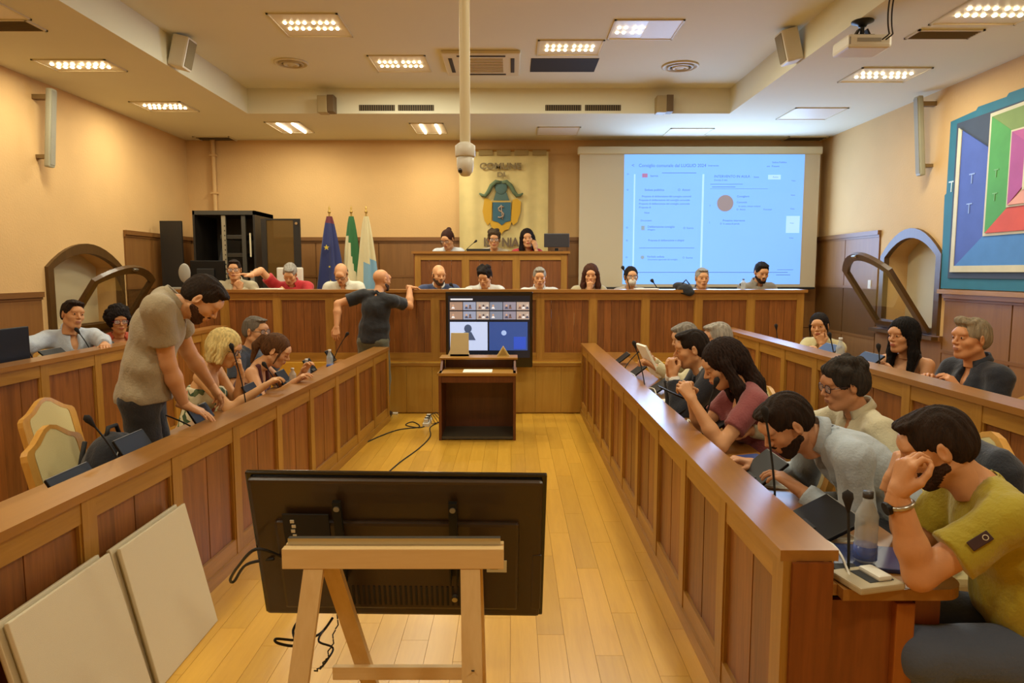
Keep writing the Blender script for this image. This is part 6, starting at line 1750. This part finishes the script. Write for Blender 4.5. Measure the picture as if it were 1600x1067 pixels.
MB().tube([(-.11, -.06, .36), (-.145, -.07, .2), (-.12, -.08, .04)], .012, 6).build('shoulder_strap', BLACKM, bp_)

# navy jacket hung on the chair between the bending man and the mustard T-shirt
jk = empty('navy_jacket', (1.93, 2.85, 0), R(0), 'navy suit jacket draped over the chair behind the bending man', 'jacket')
g = SDF((-.25, -.32, .35), (.25, .32, 1.15), .011); g.ell((0, 0, .80), (.07, .22, .24), k=0); g.cone((0, -.17, .96), (0, .17, .96), .06, k=.05); g.cone((.02, -.2, .93), (.03, -.24, .6), .055, .045, k=.03); g.cone((.02, .2, .93), (.03, .24, .6), .055, .045, k=.03); g.wrinkle(.005, 26, 4)
v_, q_ = g.surf(); np_obj('jacket_body', [(v_, q_, 0)], [cloth('242833')], jk, (0, 0, 0)); MB().tube([(-.05, -.1, 1.0), (-.07, 0, 1.03), (-.05, .1, 1.0)], .022, 8).build('collar', cloth('242833'), jk)

# ------------------------------------------------------------------ painting on the right wall
PX = XR - .03
py0, py1, pz0, pz1 = 5.05, 8.12, 1.53, 3.52
pt = empty('wall_painting', (XR, (py0 + py1) / 2, pz0), 0, 'large colourful relief painting of nested frames on the right wall', 'painting')


def pp(u, v, x=0): return (x, (py1 - (py1 - py0) * u) - (py0 + py1) / 2, (pz1 - pz0) * v)


def pquad(pts, col, nm, x=-.06, th=.012):
    vs = [pp(u, v, x) for u, v in pts] + [pp(u, v, x + th) for u, v in pts]; n = len(pts)
    MB().add(vs, [list(range(n)), list(range(n, 2 * n))[::-1]] + [(i, i + n, (i + 1) % n + n, (i + 1) % n) for i in range(n)]).build(nm, plain('paint_' + col, col, .7, var=.06, vscale=5), pt)


rs = random.Random(4)
edge = [(0, 0), (1, 0), (1, 1)] + [(u, 1 - .02 * ((i % 2) * rs.random()) - (.05 if .52 < u < .62 else 0)) for i, u in enumerate([.95 - .045 * k for k in range(20)])] + [(.0, .97)]
pquad([(0, 0), (1, 0), (1, .995), (.55, 1.01), (.53, .965), (.47, .96), (.45, 1.0), (.3, 1.0), (.29, .985), (.15, .985), (.14, .97), (0, .955), (0, .55), (-.01, .54)], '2b6f80', 'outer_board', -.03, .03)
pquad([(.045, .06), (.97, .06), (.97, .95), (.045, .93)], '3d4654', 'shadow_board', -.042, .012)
CR = 'cfc6a4'
pquad([(.065, .095), (.96, .095), (.96, .13), (.065, .13)], CR, 'cream_border', -.062); pquad([(.065, .095), (.085, .095), (.085, .88), (.065, .90)], CR, 'cream_border', -.0625)
pquad([(.08, .12), (.24, .295), (.24, .74), (.085, .88)], '4b5fa8', 'blue_side', -.055); pquad([(.08, .12), (.96, .12), (.80, .295), (.24, .295)], '4c82bc', 'blue_floor', -.056)
pquad([(.235, .285), (.97, .285), (.97, .95), (.235, .92)], CR, 'cream_border', -.066, .010)
pquad([(.25, .30), (.36, .43), (.36, .79), (.25, .90)], '4f9a48', 'green_side', -.080); pquad([(.25, .90), (.36, .79), (.86, .79), (.96, .93)], '7a9048', 'green_ceiling', -.079); pquad([(.25, .30), (.96, .30), (.86, .43), (.36, .43)], 'cf5138', 'red_floor', -.0795)
pquad([(.35, .42), (.87, .42), (.87, .80), (.35, .80)], CR, 'cream_border', -.088, .008)
pquad([(.36, .43), (.43, .52), (.43, .72), (.36, .79)], 'a8508c', 'magenta_side', -.1005); pquad([(.36, .79), (.43, .72), (.80, .72), (.86, .79)], 'b85a90', 'magenta_ceiling', -.100); pquad([(.36, .43), (.86, .43), (.80, .50), (.43, .50)], 'dc9a86', 'pink_floor', -.1008)
pquad([(.425, .495), (.81, .495), (.81, .73), (.425, .73)], CR, 'cream_border', -.108, .007)
pquad([(.435, .68), (.80, .68), (.80, .725), (.435, .725)], 'd2603c', 'orange_band', -.116, .008); pquad([(.435, .635), (.80, .635), (.80, .68), (.435, .68)], 'e0a83a', 'yellow_band', -.116, .008); pquad([(.435, .50), (.80, .50), (.80, .635), (.435, .635)], 'd8cc88', 'cream_band', -.116, .008)
for k in range(8): pquad([(.45 + .043 * k, .52), (.468 + .043 * k, .52), (.468 + .043 * k, .605), (.459 + .043 * k, .62), (.45 + .043 * k, .605)], 'b8ac80', 'arch', -.119, .003)
for u, v, s_, c_ in ((.03, .58, .18, 'c8d8d8'), (.155, .60, .16, '8fa8dc'), (.15, .44, .16, '8fa8dc'), (.29, .60, .12, '78b070'), (.29, .48, .12, '78b070'), (.55, .365, .22, 'e08a6a')):
    q = pp(u, v, -.082 if .3 > u > .2 else -.082 if u > .3 else -.057 if u > .1 else -.032); text('T' if u < .5 else 'A', s_, plain('paint_' + c_, c_, .7), facing(q, (-1, 0, 0)), pt, 'lettering', .003)
MB().bx((-.06, (py0 - py1) / 2, -.06), (0, (py1 - py0) / 2 + .02, -.01)).build('ledge', W_RAILY, pt)

# small white switch on the right wainscot, thermostat on the left wall
o = MB().bbox((0, 0, 0), (.015, .08, .12), .004).build('wall_switch', WHITEP); o.location = (XR - .02, 9.75, 1.55); tag(o, 'small white wall switch on the right wainscot', 'switch')
